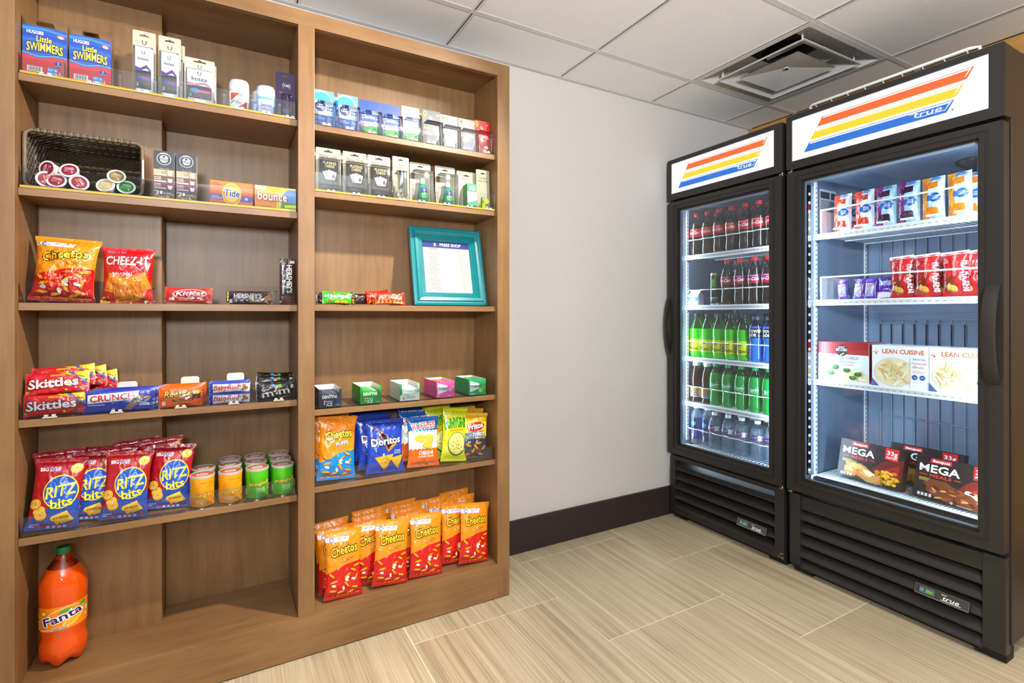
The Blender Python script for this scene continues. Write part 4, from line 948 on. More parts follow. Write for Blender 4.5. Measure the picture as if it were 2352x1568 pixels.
paddle('L', 3, onY(292, 900, 1.915).x, 1.918, z + .078)
def reese(a):
    a.rect(-.5, 0, .5, 1, '#f0600e'); a.text("Reese's", -.08, .50, .30, '#f6cf1e', w=.60, bold=2, shear=.15, rot=2, out='#5a2408'); a.poly([(-.2, .26), (.3, .28), (.28, .40), (-.18, .38)], '#4a1e0a'); a.text('2 PEANUT BUTTER CUPS', .05, .30, .055, '#f6cf1e', w=.40); a.ell(.36, .66, .12, .15, '#c88a40'); a.poly([(.25, .66), (.47, .66), (.44, .36), (.28, .36)], '#6a3418'); a.ell(.36, .68, .085, .1, '#e8b45a'); a.rect(-.42, .1, -.34, .3, '#f6dcc8'); a.lines(.0, .08, .4, .18, 1, '#5a2408', .5)
RS = bag(.112, .062, .016, '#f0600e', reese, 15, side=True, seal=.03, narrow=.03, wr=.6)
xs = onY(415, 905, 1.835).x
for i in range(5):
    put('reese', RS, 'candy_packet', ('orange peanut butter cup packet at the front of its row', 'orange peanut butter cup packet second in its row', 'orange peanut butter cup packet third in its row', 'orange peanut butter cup packet fourth in its row', 'orange peanut butter cup packet at the back of its row')[i], 'candy packet', (xs + .002 * i, 1.840 + .019 * i, z + .001), (R(-6), 0, 0), 'orange peanut butter cup packets')
paddle('L', 3, onY(437, 890, 1.94).x, 1.935, z + .082)
def ruth(a): a.rect(-.5, 0, .5, 1, '#e9e7ec'); a.rect(-.5, 0, -.4, 1, '#2c3aa4'); a.poly([(-.5, .86), (.5, .8), (.5, 1), (-.5, 1)], '#2f46b0'); a.text('BabyRuth', -.06, .30, .48, '#b8141c', w=.68, bold=2, shear=.2, rot=1.5); chips(a, [(.36, .62, 20), (.42, .36, -20), (.34, .3, 40)], '#b8803c', '#5a3414', .05, .7)
RU = bag(.112, .033, .018, '#dfe0ea', ruth, 17, side=True, seal=.03, narrow=.06)
xs = onY(527, 905, 1.835).x
for i in range(6):
    r, c = i // 2, i % 2
    put('ruth', RU, 'candy_bar', ('white and blue nougat bar, lower at the front', 'white and blue nougat bar, upper at the front', 'white and blue nougat bar, lower in the second row', 'white and blue nougat bar, upper in the second row', 'white and blue nougat bar, lower in the back row', 'white and blue nougat bar, upper in the back row')[i], 'candy bar', (xs + .002 * r, 1.842 + .024 * r, z + .001 + c * .034), (R(-4), 0, 0), 'white and blue nougat bars')
paddle('L', 3, onY(541, 885, 1.92).x, 1.922, z + .088)
def mms(a): a.rect(-.5, 0, .5, 1, '#231614'); a.text('m', -.2, .15, .42, '#e8e4e2', w=.32, bold=2, rot=10); a.text('m', .22, .30, .42, '#e8e4e2', w=.32, bold=2, rot=10); a.text('&', .02, .28, .16, '#e8e4e2', bold=1); a.ell(.0, .72, .05, None, '#e88a1c', 14); a.ell(.1, .8, .05, None, '#3fae4a', 14); a.ell(-.08, .84, .05, None, '#2f7ad0', 14); a.rect(.38, .62, .46, .82, '#d8d4d2'); a.lines(.05, .08, .4, .16, 1, '#b8a890', .4)
MM = bag(.116, .058, .018, '#231614', mms, 19, side=True, seal=.04, wr=1.3)
xs = onY(634, 895, 1.84).x
for i, (dy, dz, rx, rl) in enumerate(((1.843, .001, -6, 0), (1.868, .002, -10, -2), (1.89, .018, -16, 1), (1.91, .026, -22, 3))):
    put('mms', MM, 'candy_packet', ('dark brown candy packet with big white letters, front one', 'dark brown candy packet second from the front', 'dark brown candy packet third, raised above the front ones', 'dark brown candy packet highest at the back by the post')[i], 'candy packet', (min(xs + .001 * i, XM0 - .061), dy, z + dz), (R(rx), R(rl), 0), 'dark brown candy packets')
lane('L', 3, [onY(u, 920, 1.84).x for u in (182, 355, 467, 582)], h=.05); [clip('L', 3, onY(u, 930, YF).x) for u in (115, 268, 415, 537, 640)]

# ---------------------------------------------------------------- fifth shelf: crackers and cans
z = ZL[4]
def ritz(a):
    a.rect(-.5, 0, .5, 1, '#a3101c'); a.poly([(-.5, 0), (.5, 0), (.5, .40), (.2, .42), (-.1, .30), (-.5, .14)], '#1c48a8'); a.poly([(-.5, .9), (.5, .9), (.5, 1), (-.5, 1)], '#8a0c16')
    a.ell(.1, .52, .36, .24, '#f2d21e', 32, rot=12); a.ell(.1, .52, .335, .222, '#1a4fc0', 32, rot=12)
    a.text('RITZ', .1, .46, .15, '#f8de1c', w=.62, bold=2, rot=10, shear=.15); a.text('bits', .16, .31, .12, '#f8de1c', w=.46, bold=2, rot=10, out='#10307e', outb=3)
    a.text('BIG', -.30, .82, .05, '#ffffff', w=.18, bold=2, out='#8e1a20'); a.text('BAG', -.08, .82, .05, '#2f3aa0', w=.2, bold=2, out='#ffffff')
    for x, y, r in ((-.28, .26, 20), (-.38, .36, -10), (-.24, .20, -20), (.34, .84, 10)): a.ell(x, y, .13, .075, '#a8641a', 20, rot=r); a.ell(x, y + .008, .12, .068, '#e8b44a', 20, rot=r); a.ell(x, y + .01, .02, .012, '#b87a2a', 8)
    a.poly([(-.05, .14), (.3, .22), (.42, .12), (.1, .05)], '#e8b01c'); a.poly([(-.02, .18), (.28, .25), (.3, .22), (-.05, .14)], '#f6cf4a'); a.text('CHEESE', .17, .14, .032, '#3a2408', w=.3, rot=8)
    a.lines(-.42, .05, -.15, .1, 2, '#c8d0ee', .35); [a.rect(-.1 + i * .1, .015, -.04 + i * .1, .045, '#9fb0e0') for i in range(4)]
RZ = bag(.118, .188, .031, '#a3101c', ritz, 21, wr=1.1)
for i, (ub, vb, rl, rz, lab) in enumerate(((88, 1232, 4, -3, 'beside the outer stile'), (190, 1214, 6, -3, 'second from the outer stile'), (284, 1196, 3, -4, 'third from the outer stile'), (382, 1180, 4, -4, 'beside the orange cans'))):
    p = onY(ub, 1150, 1.848); put('ritz', RZ, 'snack_bag', 'red and blue cracker bag in the front row, ' + lab, 'snack bag', (max(p.x, XL1 + .063), 1.842 + (i % 2) * .030, z + .001), (R(-13), R(rl), R(rz)), 'red and blue cracker bags')
for i, (u, rl, dz, lab) in enumerate(((92, -2, .012, 'behind the outermost front bag'), (165, 3, .004, 'showing only its top edge behind the second bag'), (238, -1, .006, 'behind the gap of second and third bags'), (322, -3, .014, 'behind the third front bag'), (402, -4, .016, 'behind the bag next to the cans'))):
    p = onY(u, 1100, 1.90); put('ritz', RZ, 'snack_bag', 'red and blue cracker bag, back row, ' + lab, 'snack bag', ((XL1 + .068, -.355, -.288, -.235, -.165)[i], 1.920 + (i % 2) * .036, z + dz), (R(-3), R(rl), R(3)), 'red and blue cracker bags')
def canart(kind):
    def f(a):
        k = .5 / math.pi
        if kind == 'o': a.text('Pringles', 0, .34, .10, '#f7e03a', w=.26, bold=2, rot=6, out='#7a1c10'); a.text('GRAB n GO', .05, .78, .05, '#e86a14', w=.16, bold=1); a.text('CHEDDAR', -.02, .17, .045, '#f8f0dc', w=.16); a.text('CHEESE', -.02, .11, .035, '#f8f0dc', w=.12)
        else: a.text('Pringles', 0, .46, .10, '#f7e03a', w=.26, bold=2, rot=6, out='#7a1c10'); a.text('SOUR', .03, .30, .05, '#f4f8e8', w=.12); a.text('CREAM', .03, .235, .045, '#f4f8e8', w=.13); a.text('& ONION', .03, .18, .03, '#f4f8e8', w=.12)
        chips(a, [(.13, .56, 70), (.16, .42, 60), (.145, .3, 80)], '#f2c33a', '#c87a10', .028, .5); a.rect(-.24, .12, -.19, .34, '#f0ece2'); [a.rect(-.235 + j * .008, .14, -.232 + j * .008, .32, '#333333') for j in range(5)]
        a.poly([(-.1, .0), (.2, 0), (.2, .1), (.05, .06)], '#e89a10' if kind == 'o' else '#2f9a24')
    return f
def can(col, kind):
    r, h = .0335, .0955
    def b(rt):
        part('tube', rt, lambda mb: mb.lathe([(r - .001, 0), (r, .002), (r, h - .003)], P(col, 'gloss'), 32), 40)
        part('metal_rim', rt, lambda mb: mb.lathe([(r + .0008, 0), (r + .0008, .003), (r, .0035)], STEEL, 32, caps=False), 40)
        part('foil_seal', rt, lambda mb: mb.lathe([(r - .001, h - .003), (r - .001, h - .002)], P('#d8542a' if kind == 'o' else '#c8663c', 'foil'), 32), 40)
        part('lid', rt, lambda mb: (mb.lathe([(r + .0012, h - .007), (r + .0012, h), (r - .001, h + .0012), (r - .003, h)], tinted('frosted_lid', '#d9d6d6', '#f2f2f2', .4, .2), 32, caps=False), None), 40)
        a = Art(2 * math.pi * r, h - .006, 'gloss'); canart(kind)(a); a.build('tube_print', rt, cyl(r, .003), .006)
        a = Art(r * 2, r * 2, 'foil'); a.ell(0, .5, .26, .2, '#efe8e0', 20); a.rect(-.14, .47, .14, .53, '#2a1a14'); a.build('seal_print', rt, lambda x, y, o: (x, y - r, h - .0018 + o))
    return b
CO, CG = can('#f0a012', 'o'), can('#4ab81c', 'g')
for u, k, lab in ((467, 'o', 'orange chip can beside the cracker bags, front row'), (534, 'o', 'orange chip can beside the green cans, front row'), (597.5, 'g', 'green chip can beside the orange one, front row'), (660, 'g', 'green chip can next to the centre post, front row')):
    put('can' + k, CO if k == 'o' else CG, 'chip_can', lab, 'chip can', ({467: -.066, 534: .011, 597.5: .088, 660: .1645}[u], 1.868, z + .001), (0, 0, R(4)), 'chip cans')
xf = [-.066, .011, .088, .1645]
for dy, row in ((.078, 'second row'), (.156, 'back row')):
    for j, x in enumerate(xf):
        if j == 0 and dy > .1: continue
        put('cang', CG, 'chip_can', 'green chip can with clear lid in the %s, %s' % (row, ('end by the cracker bags', 'behind the inner orange can', 'behind the outer green can', 'end by the centre post')[j]), 'chip can', (x, 1.868 + dy, z + .001), (0, 0, R(20 * j)), 'chip cans')

# ---------------------------------------------------------------- two litre bottle on the deck
p = onZ(146, 1512, .138)
HF = onY(148, 1253, p.y).z - .138; RF = .0545
ORL = tinted('orange_soda', '#f2560a', '#ff8a20', .18, .07)
OCL = clear('orange_neck', (.98, .80, .62), 1.45, .05, 1.6)
def fbase(t, r, zz): 
    k = max(0, 1 - zz / (.10 * HF)); c = .5 + .5 * math.cos(5 * t); return r * (1 - .10 * k * c), zz + .05 * HF * k * c * (r / RF) ** .5
prof = [(.0001, .02), (RF * .35, .012), (RF * .62, 0), (RF * .86, .012), (RF * .99, .05), (RF * 1.0, .085), (RF * .93, .115), (RF * .90, .13), (RF * .95, .15), (RF * .97, .165), (RF * .97, .275), (RF * 1.0, .29), (RF * 1.0, .345), (RF * .93, .37)]
HFs = HF / .5
def S(t): return t * HF
prof = [(r, S(q / .5)) for r, q in prof]
prof += [(RF * .80, S(.79)), (RF * .66, S(.835)), (RF * .48, S(.88)), (RF * .33, S(.92)), (.0145, S(.94)), (.0135, S(.955)), (.0135, S(.975))]
fb = thing('soda_bottle', 'two litre bottle of orange soda with a green cap standing on the bookcase deck', 'bottle', (p.x, p.y, .138), (0, 0, R(13)))
part('bottle_body', fb, lambda mb: mb.lathe(prof, lambda zz: ORL if zz < S(.83) else OCL, 40, fn=fbase), 50)
part('soda_surface', fb, lambda mb: mb.lathe([(RF * .655, S(.835)), (.0001, S(.835))], ORL, 32, caps=False))
part('cap', fb, lambda mb: mb.lathe([(.0155, S(.945)), (.0165, S(.95)), (.0165, S(.992)), (.015, S(1.0))], P('#0e6e3c', 'card'), 36, fn=lambda t, r, zz: (r * (1 + .02 * math.cos(36 * t)), zz)), 40)
part('neck_ring', fb, lambda mb: mb.lathe([(.0145, S(.925)), (.0165, S(.93)), (.0145, S(.936))], OCL, 24, caps=False), 50)
lb = part('label', fb, lambda mb: mb.lathe([(RF * .978, S(.335)), (RF * .978, S(.535))], P('#f58a0c', 'gloss'), 40, caps=False), 60)
a = Art(2 * math.pi * RF * .98, S(.2), 'gloss')
a.ell(.0, .5, .145, .44, '#fbd9a0', 32, rot=14); a.ell(.0, .5, .14, .41, '#f58a0c', 32, rot=14); a.ell(.06, .36, .08, .15, '#fbd05a', 24, rot=30); a.ell(.06, .36, .065, .115, '#f6a81c', 24, rot=30); a.poly([(-.05, .72), (.0, .88), (.06, .86), (.03, .74)], '#2f9a3a')
a.text('Fanta', -.005, .40, .33, '#2a1a66', w=.265, bold=2, rot=14, out='#ffffff', wave=.02); a.poly([(.09, .84), (.13, .98), (.15, .96), (.145, .80)], '#2fa050'); a.text('ORANGE', -.03, .06, .075, '#2a1a66', w=.1, bold=2, rot=4, out='#ffffff'); a.lines(-.16, .04, -.06, .13, 2, '#fbe2b8', .5)
a.rect(-.215, .06, -.185, .42, '#f2ece2'); [a.rect(-.213 + i * .004, .1, -.2115 + i * .004, .38, '#333333') for i in range(6)]; a.lines(-.215, .55, -.17, .75, 3, '#fbe2b8', .4); a.ell(-.13, .80, .014, None, '#f9e05a', 12); a.rect(.165, .45, .18, .65, '#f4ece0'); a.lines(.15, .25, .19, .4, 2, '#fbe2b8', .4)
a.build('label_print', lb, cyl(RF * .98, S(.335), .0), .008)

# ================================================================ NARROW BAY: medicines
z = ZR[0] + .002
def alka(a):
    a.rect(-.5, 0, .5, 1, '#1f8ad8'); a.poly([(-.5, .6), (.5, .75), (.5, 1), (-.5, 1)], '#5cc0ee'); a.ell(-.1, .75, .5, None, '#8fd8f6', 30); a.ell(-.1, .72, .46, None, '#3aa4e4', 30)
    a.rect(-.44, .06, .46, .72, '#d2d8de'); a.rect(-.44, .06, .46, .36, '#1c5bb0'); a.ell(-.16, .57, .26, None, '#20307a', 28); a.text('Alka-', -.16, .60, .055, '#ffffff', w=.32); a.text('Seltzer', -.14, .535, .055, '#ffffff', w=.42); a.text('PLUS', .02, .475, .05, '#f0e02a', w=.24)
    a.poly([(.14, .48), (.46, .48), (.46, .60), (.16, .60)], '#1c4fa0'); a.text('Cold', .31, .51, .055, '#ffffff', w=.26); a.lines(-.4, .24, .1, .33, 3, '#cfe0f4', .4); a.lines(.16, .16, .42, .34, 6, '#cfe0f4', .35); a.ell(-.34, .15, .06, None, '#e8f0fa', 14); a.ell(-.34, .15, .045, None, '#1c5bb0', 14); a.text('6 TABLETS', .05, .13, .04, '#e8f0fa', w=.4, bold=0)
    a.poly([(.0, .36), (.46, .38), (.46, .47), (.3, .42)], '#7fc8f0')
def clar(a, pale=False):
    a.rect(-.5, 0, .5, 1, '#1740a4' if not pale else '#c6c7cc'); a.rect(-.40, .06, .48, .70, '#2a55b4' if not pale else '#b4bfd8'); a.poly([(-.40, .26), (.48, .30), (.48, .42), (-.40, .40)], '#c9b8d4'); a.poly([(-.40, .06), (.48, .06), (.48, .27), (.1, .30), (-.40, .24)], '#2f9440'); a.rect(-.40, .06, .48, .12, '#1c6a34')
    a.ell(.3, .66, .16, .03, '#f4f6fa'); a.ell(.2, .645, .1, .02, '#f4f6fa'); a.text('Claritin', -.04, .50, .085, '#ffffff', w=.62, bold=2); a.text('24', .36, .49, .05, '#f0e02a', w=.12); a.lines(-.36, .64, -.05, .68, 1, '#dfe6f4', .4); a.lines(-.38, .34, .05, .38, 2, '#d85a8a', .3); a.lines(.22, .36, .42, .46, 3, '#dfe6f4', .35); a.ell(-.3, .2, .05, None, '#8fd09a', 12)
def advil(a, pale=False):
    a.rect(-.5, 0, .5, 1, '#3a3c44' if not pale else '#8f8d87'); a.rect(-.44, .05, .48, .64, '#4a4d56' if not pale else '#8f9096'); a.ell(-.34, .90, .10, .07, '#f0d01c'); a.ell(-.34, .90, .06, .045, '#3a3c44'); a.poly([(-.42, .86), (-.26, .86), (-.34, .79)], '#f0d01c'); a.text('Advil', -.2, .48, .08, '#f0d01c', w=.40, bold=2); a.text('PM', .22, .48, .08, '#ffffff', w=.26, bold=2); a.lines(-.4, .32, .1, .44, 3, '#d0d2d6', .4); a.poly([(.2, .1), (.34, .2), (.46, .42), (.40, .42), (.28, .24), (.12, .12)], '#7fb0d8'); a.lines(-.12, .76, .1, .86, 3, '#d0d2d6', .35); a.text('200', .36, .88, .035, '#d8d8d8', w=.16)
def tyl(a):
    a.rect(-.5, 0, .5, 1, '#d0221a'); a.ell(-.34, .90, .10, .07, '#f0d01c'); a.ell(-.34, .90, .06, .045, '#d0221a'); a.poly([(-.42, .86), (-.26, .86), (-.34, .79)], '#f0d01c'); a.rect(-.46, .04, .48, .66, '#b81a16'); a.text('TYLENOL', .02, .50, .085, '#ffffff', w=.82, bold=2); a.text('EXTRA STRENGTH', -.06, .43, .03, '#ffffff', w=.56, bold=0); a.ell(-.28, .24, .10, None, '#f2e8e6', 16); a.ell(.24, .25, .16, .035, '#f2e8e6'); a.lines(.0, .08, .42, .2, 4, '#f2d0cc', .45); a.lines(-.12, .76, .1, .86, 3, '#f2d0cc', .35); a.text('24', .34, .88, .04, '#f2d0cc', w=.12)
def med(name, rng, vt, art, col, labs):
    cx, w, h = spot(rng[0][0], rng[0][1], vt, 1.845, z); B = hangcard(w, h, col, art, .34, .90, (.01, h * .05, w * .92, h * .64, .022))
    return B, h
MED = (((721, 769), 203, 'alka', alka, '#1f8ad8', 'sky blue cold tablet card beside the centre post'), ((776, 826), 211, 'alka', alka, '#1f8ad8', 'sky blue cold tablet card next to the dark blue allergy cards'), ((827, 875), 227, 'clar', clar, '#1740a4', 'dark blue allergy card with green foot, nearer the cold tablets'), ((877, 922), 237, 'clar', clar, '#1740a4', 'dark blue allergy card with green foot, next to the silver white card'),
       ((926, 967), 242, 'clarw', lambda a: clar(a, True), '#c6c7cc', 'white topped allergy card beside the dark grey painkiller card'), ((973, 1015), 250, 'adv', advil, '#3a3c44', 'dark grey painkiller card with yellow lettering'), ((1015, 1056), 262, 'advw', lambda a: advil(a, True), '#8f8d87', 'silver grey painkiller card beside the dark grey one'), ((1057, 1097), 271, 'advw', lambda a: advil(a, True), '#8f8d87', 'silver grey painkiller card next to the red card'), ((1102, 1136), 276, 'tyl', tyl, '#d0221a', 'red painkiller card at the outer end of the medicine shelf'))
for (u0, u1), vt, key, art, col, lab in MED:
    cx, w, h = spot(u0, u1, vt, 1.845, z)
    put('m' + key, hangcard(w, h, col, art, .34, .90, (.008, h * .05, w * .9, h * .62, .022)), 'medicine_card', lab, 'medicine pack', (min(max(cx, XM1 + w / 2 + .002), XR0 - w / 2 - .002), 1.858, z), (R(-3), 0, 0))
    if key in ('alka', 'adv'): put('m' + key, None, 'medicine_card', lab.replace('card', 'card tucked behind the one', 1), 'medicine pack', (max(cx - .008, XM1 + w / 2 + .002), 1.892, z), (R(-3), 0, 0))
lane('R', 0, [onY(u, 260, 1.85).x for u in (772, 827, 877, 924, 969, 1016, 1057, 1098)], h=.05); [clip('R', 0, onY(u, 290, YF).x) for u in (750, 803, 854, 903, 950, 988, 1034, 1070, 1117)]
z = ZR[1] + .002
CARDC = '#ada48e'
def pcards(a): a.text('Playing Cards', 0, .80, .055, '#4a463c', w=.7, bold=1); a.rect(-.2, .77, .2, .775, '#8a8474')
def pdeck(w, h):
    def ex(rt):
        bw, bh, y0 = w * .72, h * .62, h * .10
        dk = part('card_deck', rt, lambda mb: mb.box(-bw / 2 + .002, -.016, y0, bw / 2 + .002, -.001, y0 + bh, P('#2b2826', 'gloss'), .001))
        a = Art(bw, bh, 'gloss'); a.text('PLAYING', .02, .84, .09, '#c9b98e', w=.72, bold=2); a.text('CARDS', .02, .73, .09, '#c9b98e', w=.55, bold=2)
        for i in range(5):
            t = R(-34 + 17 * i); a.poly([(.0 + .1 * (i - 2), .30), (.09 + .1 * (i - 2), .31), (.09 + .1 * (i - 2) + .2 * math.sin(t), .64 - .03 * abs(i - 2)), (-.07 + .1 * (i - 2) + .2 * math.sin(t), .65 - .03 * abs(i - 2))], '#f0eef2' if i % 2 else '#e2e0e8')
        a.ell(.22, .42, .09, .06, '#55535a'); a.poly([(.13, .43), (.31, .43), (.22, .53)], '#55535a'); a.rect(.205, .34, .235, .4, '#55535a'); a.rect(-.5, .14, .5, .27, '#6a6258'); [a.poly([(-.38 + i * .2, .15), (-.3 + i * .2, .2), (-.22 + i * .2, .15), (-.3 + i * .2, .22)], '#c9c1b0') for i in range(4)]; a.lines(-.35, .03, .35, .11, 2, '#8a8478', .4)
        a.build('deck_print', dk, flat(-.0162, y0))
    return hangcard(w, h, CARDC, pcards, .34, .93, (.002, h * .06, w * .84, h * .70, .02), ex)
for i, ((u0, u1), vt, lab) in enumerate((((727, 785), 337, 'beige playing card pack beside the centre post'), ((790, 845), 346, 'beige playing card pack between two like it'), ((848, 899), 354, 'beige playing card pack next to the nail clipper'))):
    cx, w, h = spot(u0, u1, vt, 1.845, z); put('pc', pdeck(w, h), 'playing_cards', lab, 'playing cards', (max(cx, XM1 + w / 2 + .002), 1.858, z), (R(-3), 0, 0)); 
    put('pc', None, 'playing_cards', lab.replace('beige playing card pack', 'beige playing card pack of the second row, behind the one'), 'playing cards', (max(cx - .010, XM1 + w / 2 + .002), 1.895, z + .001), (R(-3), 0, 0))
def nail(rt):
    part('clipper', rt, lambda mb: (mb.box(-.006, -.012, .055, .006, -.003, .105, P('#b9c4d6', 'chrome'), .002), mb.lathe([(.007, .10), (.008, .112), (.006, .116)], P('#b9c4d6', 'chrome'), 12, Matrix.Translation((0, -.008, 0))), mb.box(-.003, -.016, .06, .003, -.012, .108, P('#d6dce8', 'chrome'), .001)), 40)
    part('chain', rt, lambda mb: mb.tube([(-.002 + .006 * math.sin(t), -.006, .045 + .014 * math.cos(t)) for t in [2 * math.pi * k / 14 for k in range(14)]], .0012, STEEL, 6, True), 60)
cx, w, h = spot(905, 943, 357, 1.845, z); hC = h
put('nail', hangcard(w, h, '#9c9879', lambda a: (a.text('Nail', 0, .80, .045, '#3a372c', w=.32), a.text('Clipper', 0, .735, .045, '#3a372c', w=.56)), .3, .93, (0, h * .12, w * .6, h * .55, .02), nail), 'nail_clipper_card', 'narrow olive card holding a chrome nail clipper', 'nail clipper', (max(cx, XM1 + w / 2 + .002), 1.858, z), (R(-3), 0, 0))
def scope(w, h):
    def ex(rt):
        pr = [(.001, .008), (.016, .008), (.0205, .014), (.0205, .03), (.017, .045), (.0115, .07), (.0095, .078)]
        part('mouthwash', rt, lambda mb: mb.lathe(pr, tinted('mint_mouthwash', '#2bb489', '#7fe8c4', .35), 24, Matrix.Translation((0, -.022, 0))), 50)
        part('cap', rt, lambda mb: mb.lathe([(.0095, .078), (.010, .08), (.0092, .098), (.0001, .099)], P('#d3d6d8', 'card'), 20, Matrix.Translation((0, -.022, 0))), 40)
        a = Art(.05, .045, 'gloss'); a.poly([(-.3, .5), (.3, .5), (.22, 1), (-.22, 1)], '#1c3fa0'); a.ell(0, .36, .34, .26, '#35b04a', 20); a.text('MINT', 0, .34, .14, '#f2f8f2', w=.4); a.lines(-.2, .14, .2, .28, 2, '#e2f4e6', .4); a.ell(-.1, .78, .05, None, '#d83a3a', 10); a.text('Crest', .04, .76, .1, '#ffffff', w=.22, bold=0)
        a.build('bottle_label', rt, lambda x, y, o: (.0215 * math.sin(x / .0215), -.022 - (.0215 - .19 * max(0, y - .022)) * math.cos(x / .0215) - o, .016 + y), .006)
    return hangcard(w, h, '#b5ad9a', lambda a: (a.text('scope', 0, .77, .06, '#6a655a', w=.52, bold=0), a.ell(-.38, .93, .08, .03, '#e0a050', 12), a.lines(.2, .9, .42, .95, 2, '#8a8474', .4)), .3, .91, (0, h * .06, w * .9, h * .7, .046), ex)
cx, w, h = spot(945, 993, 371, 1.87, z); SCB = scope(w, h)
put('scope', SCB, 'mouthwash_card', 'beige card with mint green mouthwash bottle, next to the nail clipper', 'mouthwash', (cx, 1.884, z), (R(-3), 0, 0))
cx, w, h = spot(1003, 1050, 383, 1.87, z)
put('scope', SCB, 'mouthwash_card', 'beige card with mint green mouthwash bottle, next to the green carton', 'mouthwash', (cx, 1.884, z), (R(-3), 0, 0))
def opti(rt):
    part('carton', rt, lambda mb: (mb.box(-.017, -.044, .010, .024, -.002, .098, P('#2f8a52', 'card'), .001),))
    a = Art(.041, .088); a.rect(-.5, 0, .5, 1, '#eef4f2'); a.rect(-.5, .62, .5, 1, '#2f9a5c'); a.poly([(-.5, 0), (.5, 0), (.5, .28), (-.5, .12)], '#3fa87c'); a.text('OPTI', 0, .80, .08, '#ffffff', w=.6); a.text('FREE', 0, .70, .08, '#ffffff', w=.6); a.text('puremoist', 0, .50, .05, '#3a5a8a', w=.8, bold=0); a.lines(-.3, .3, .3, .42, 3, '#8ab0a8', .4)
    a.build('carton_print', rt, lambda x, y, o: (x + .0035, -.0442 - o, .010 + y))
cx, w, h = spot(1054, 1098, 392, 1.865, z)
put('opti', hangcard(w, h, '#b0a68e', lambda a: (a.ell(-.36, .92, .09, .035, '#e0b050', 12), a.lines(-.3, .80, .3, .86, 2, '#6a655a', .4)), .3, .9, None, opti), 'lens_solution_card', 'beige card with green and white lens solution carton', 'lens solution', (cx, 1.880, z), (R(-3), 0, 0))
def lens(rt):
    for i, (x, zz) in enumerate(((.007, .038), (-.008, .019))):
        part('lens_cup', rt, lambda mb: mb.lathe([(.0125, .001), (.0125, .010), (.011, .013), (.0001, .013)], P('#b4d820', 'gloss'), 20, Matrix.Translation((x, -.001, zz)) @ Matrix.Rotation(R(90), 4, 'X'), fn=lambda t, r, q: (r * (1 + .02 * math.cos(20 * t)), q)), 40)
cx, w, h = spot(1109, 1139, 390, 1.85, z)
put('lens', hangcard(w, h, '#a39a82', lambda a: (a.text('Contact', 0, .78, .045, '#3a372c', w=.62), a.text('Lens Case', 0, .71, .045, '#3a372c', w=.76)), .34, .91, None, lens), 'lens_case_card', 'narrow beige card with two lime green contact lens cups', 'lens case', (min(cx, XR0 - w / 2 - .002), 1.858, z), (R(-3), 0, 0))
lane('R', 1, [onY(u, 430, 1.85).x for u in (787, 846, 902, 944, 998, 1052, 1102)], h=.05); [clip('R', 1, onY(u, 450, YF).x) for u in (760, 818, 875, 922, 968, 1026, 1078, 1122)]
part('yellow_tag', SHELF['R', 1], lambda mb: mb.box(onY(900, 360, 1.9).x, 1.9, ZR[1] + .09, onY(905, 360, 1.9).x, 1.902, ZR[1] + .13, P('#e9e5da', 'card')))

# ---------------------------------------------------------------- third shelf: packets and the price frame
z = ZR[2]
def mike(a):
    a.rect(-.5, 0, .5, 1, '#2fae1e'); a.rect(.38, 0, .5, 1, '#171310'); [a.rect(.40, .1 + i * .16, .46, .2 + i * .16, ('#e87a1c', '#e8c81c', '#d8401c', '#e87a1c', '#4ab81c')[i]) for i in range(5)]
    a.text('Mike&Ike', -.08, .46, .26, '#ffffff', w=.74, bold=2, out='#156a10'); a.text('ORIGINAL FRUITS', -.02, .32, .06, '#e8e23a', w=.36); chips(a, [(-.2, .85, -50), (.12, .82, 20), (-.26, .2, 20)], '#e0642a', '#8a300c', .06, .5); chips(a, [(-.05, .1, 10), (.1, .08, -10), (.2, .1, 0)], '#e8c82a', '#9a7a10', .08, .6)
def hot(a):
    a.rect(-.5, 0, .5, 1, '#b81c0c'); a.poly([(-.4, .2), (.44, .1), (.46, .85), (-.36, .9)], '#d8380e'); a.text('HOT TAMALES', .0, .44, .24, '#f6e6b8', w=.78, bold=2, shear=.2, rot=-3, out='#6a0c08')
    for i in range(7): a.poly([(-.45 + i * .13, .05), (-.40 + i * .13, .36), (-.34 + i * .13, .08)], '#f09a1c')
    a.rect(.12, .1, .44, .16, '#f2e2c0')
xg = onY(778, 680, 1.845).x
put('mike', bag(.108, .046, .02, '#2fae1e', mike, 23, side=True, seal=.05, wr=1.3), 'candy_packet', 'green chewy candy packet beside the centre post', 'candy packet', (xg, 1.846, z + .001), (R(-12), R(2), R(-3)))
xg2 = onY(896, 682, 1.85).x
HT = bag(.108, .048, .02, '#b81c0c', hot, 25, side=True, seal=.05, wr=1.4)
put('hot', HT, 'candy_packet', 'red cinnamon candy packet next to the price frame', 'candy packet', (xg2, 1.850, z + .001), (R(-10), R(1), R(-3)))
put('hot', HT, 'candy_packet', 'red cinnamon candy packet turned away behind the front red one', 'candy packet', (xg2 - .03, 1.90, z + .004), (R(-6), R(-6), R(28)))
DKB = bag(.10, .042, .022, '#2c1411', lambda a: None, 27, side=True, seal=.06, wr=1.6)
put('dk', DKB, 'candy_packet', 'crumpled dark packet between the green and red ones', 'candy packet', ((xg + xg2) / 2 - .01, 1.885, z + .001), (R(-6), R(-2), R(10)))
put('dk', DKB, 'candy_packet', 'crumpled dark packet peeping out behind the green one', 'candy packet', (xg - .018, 1.89, z + .001), (R(-4), R(2), R(0)))
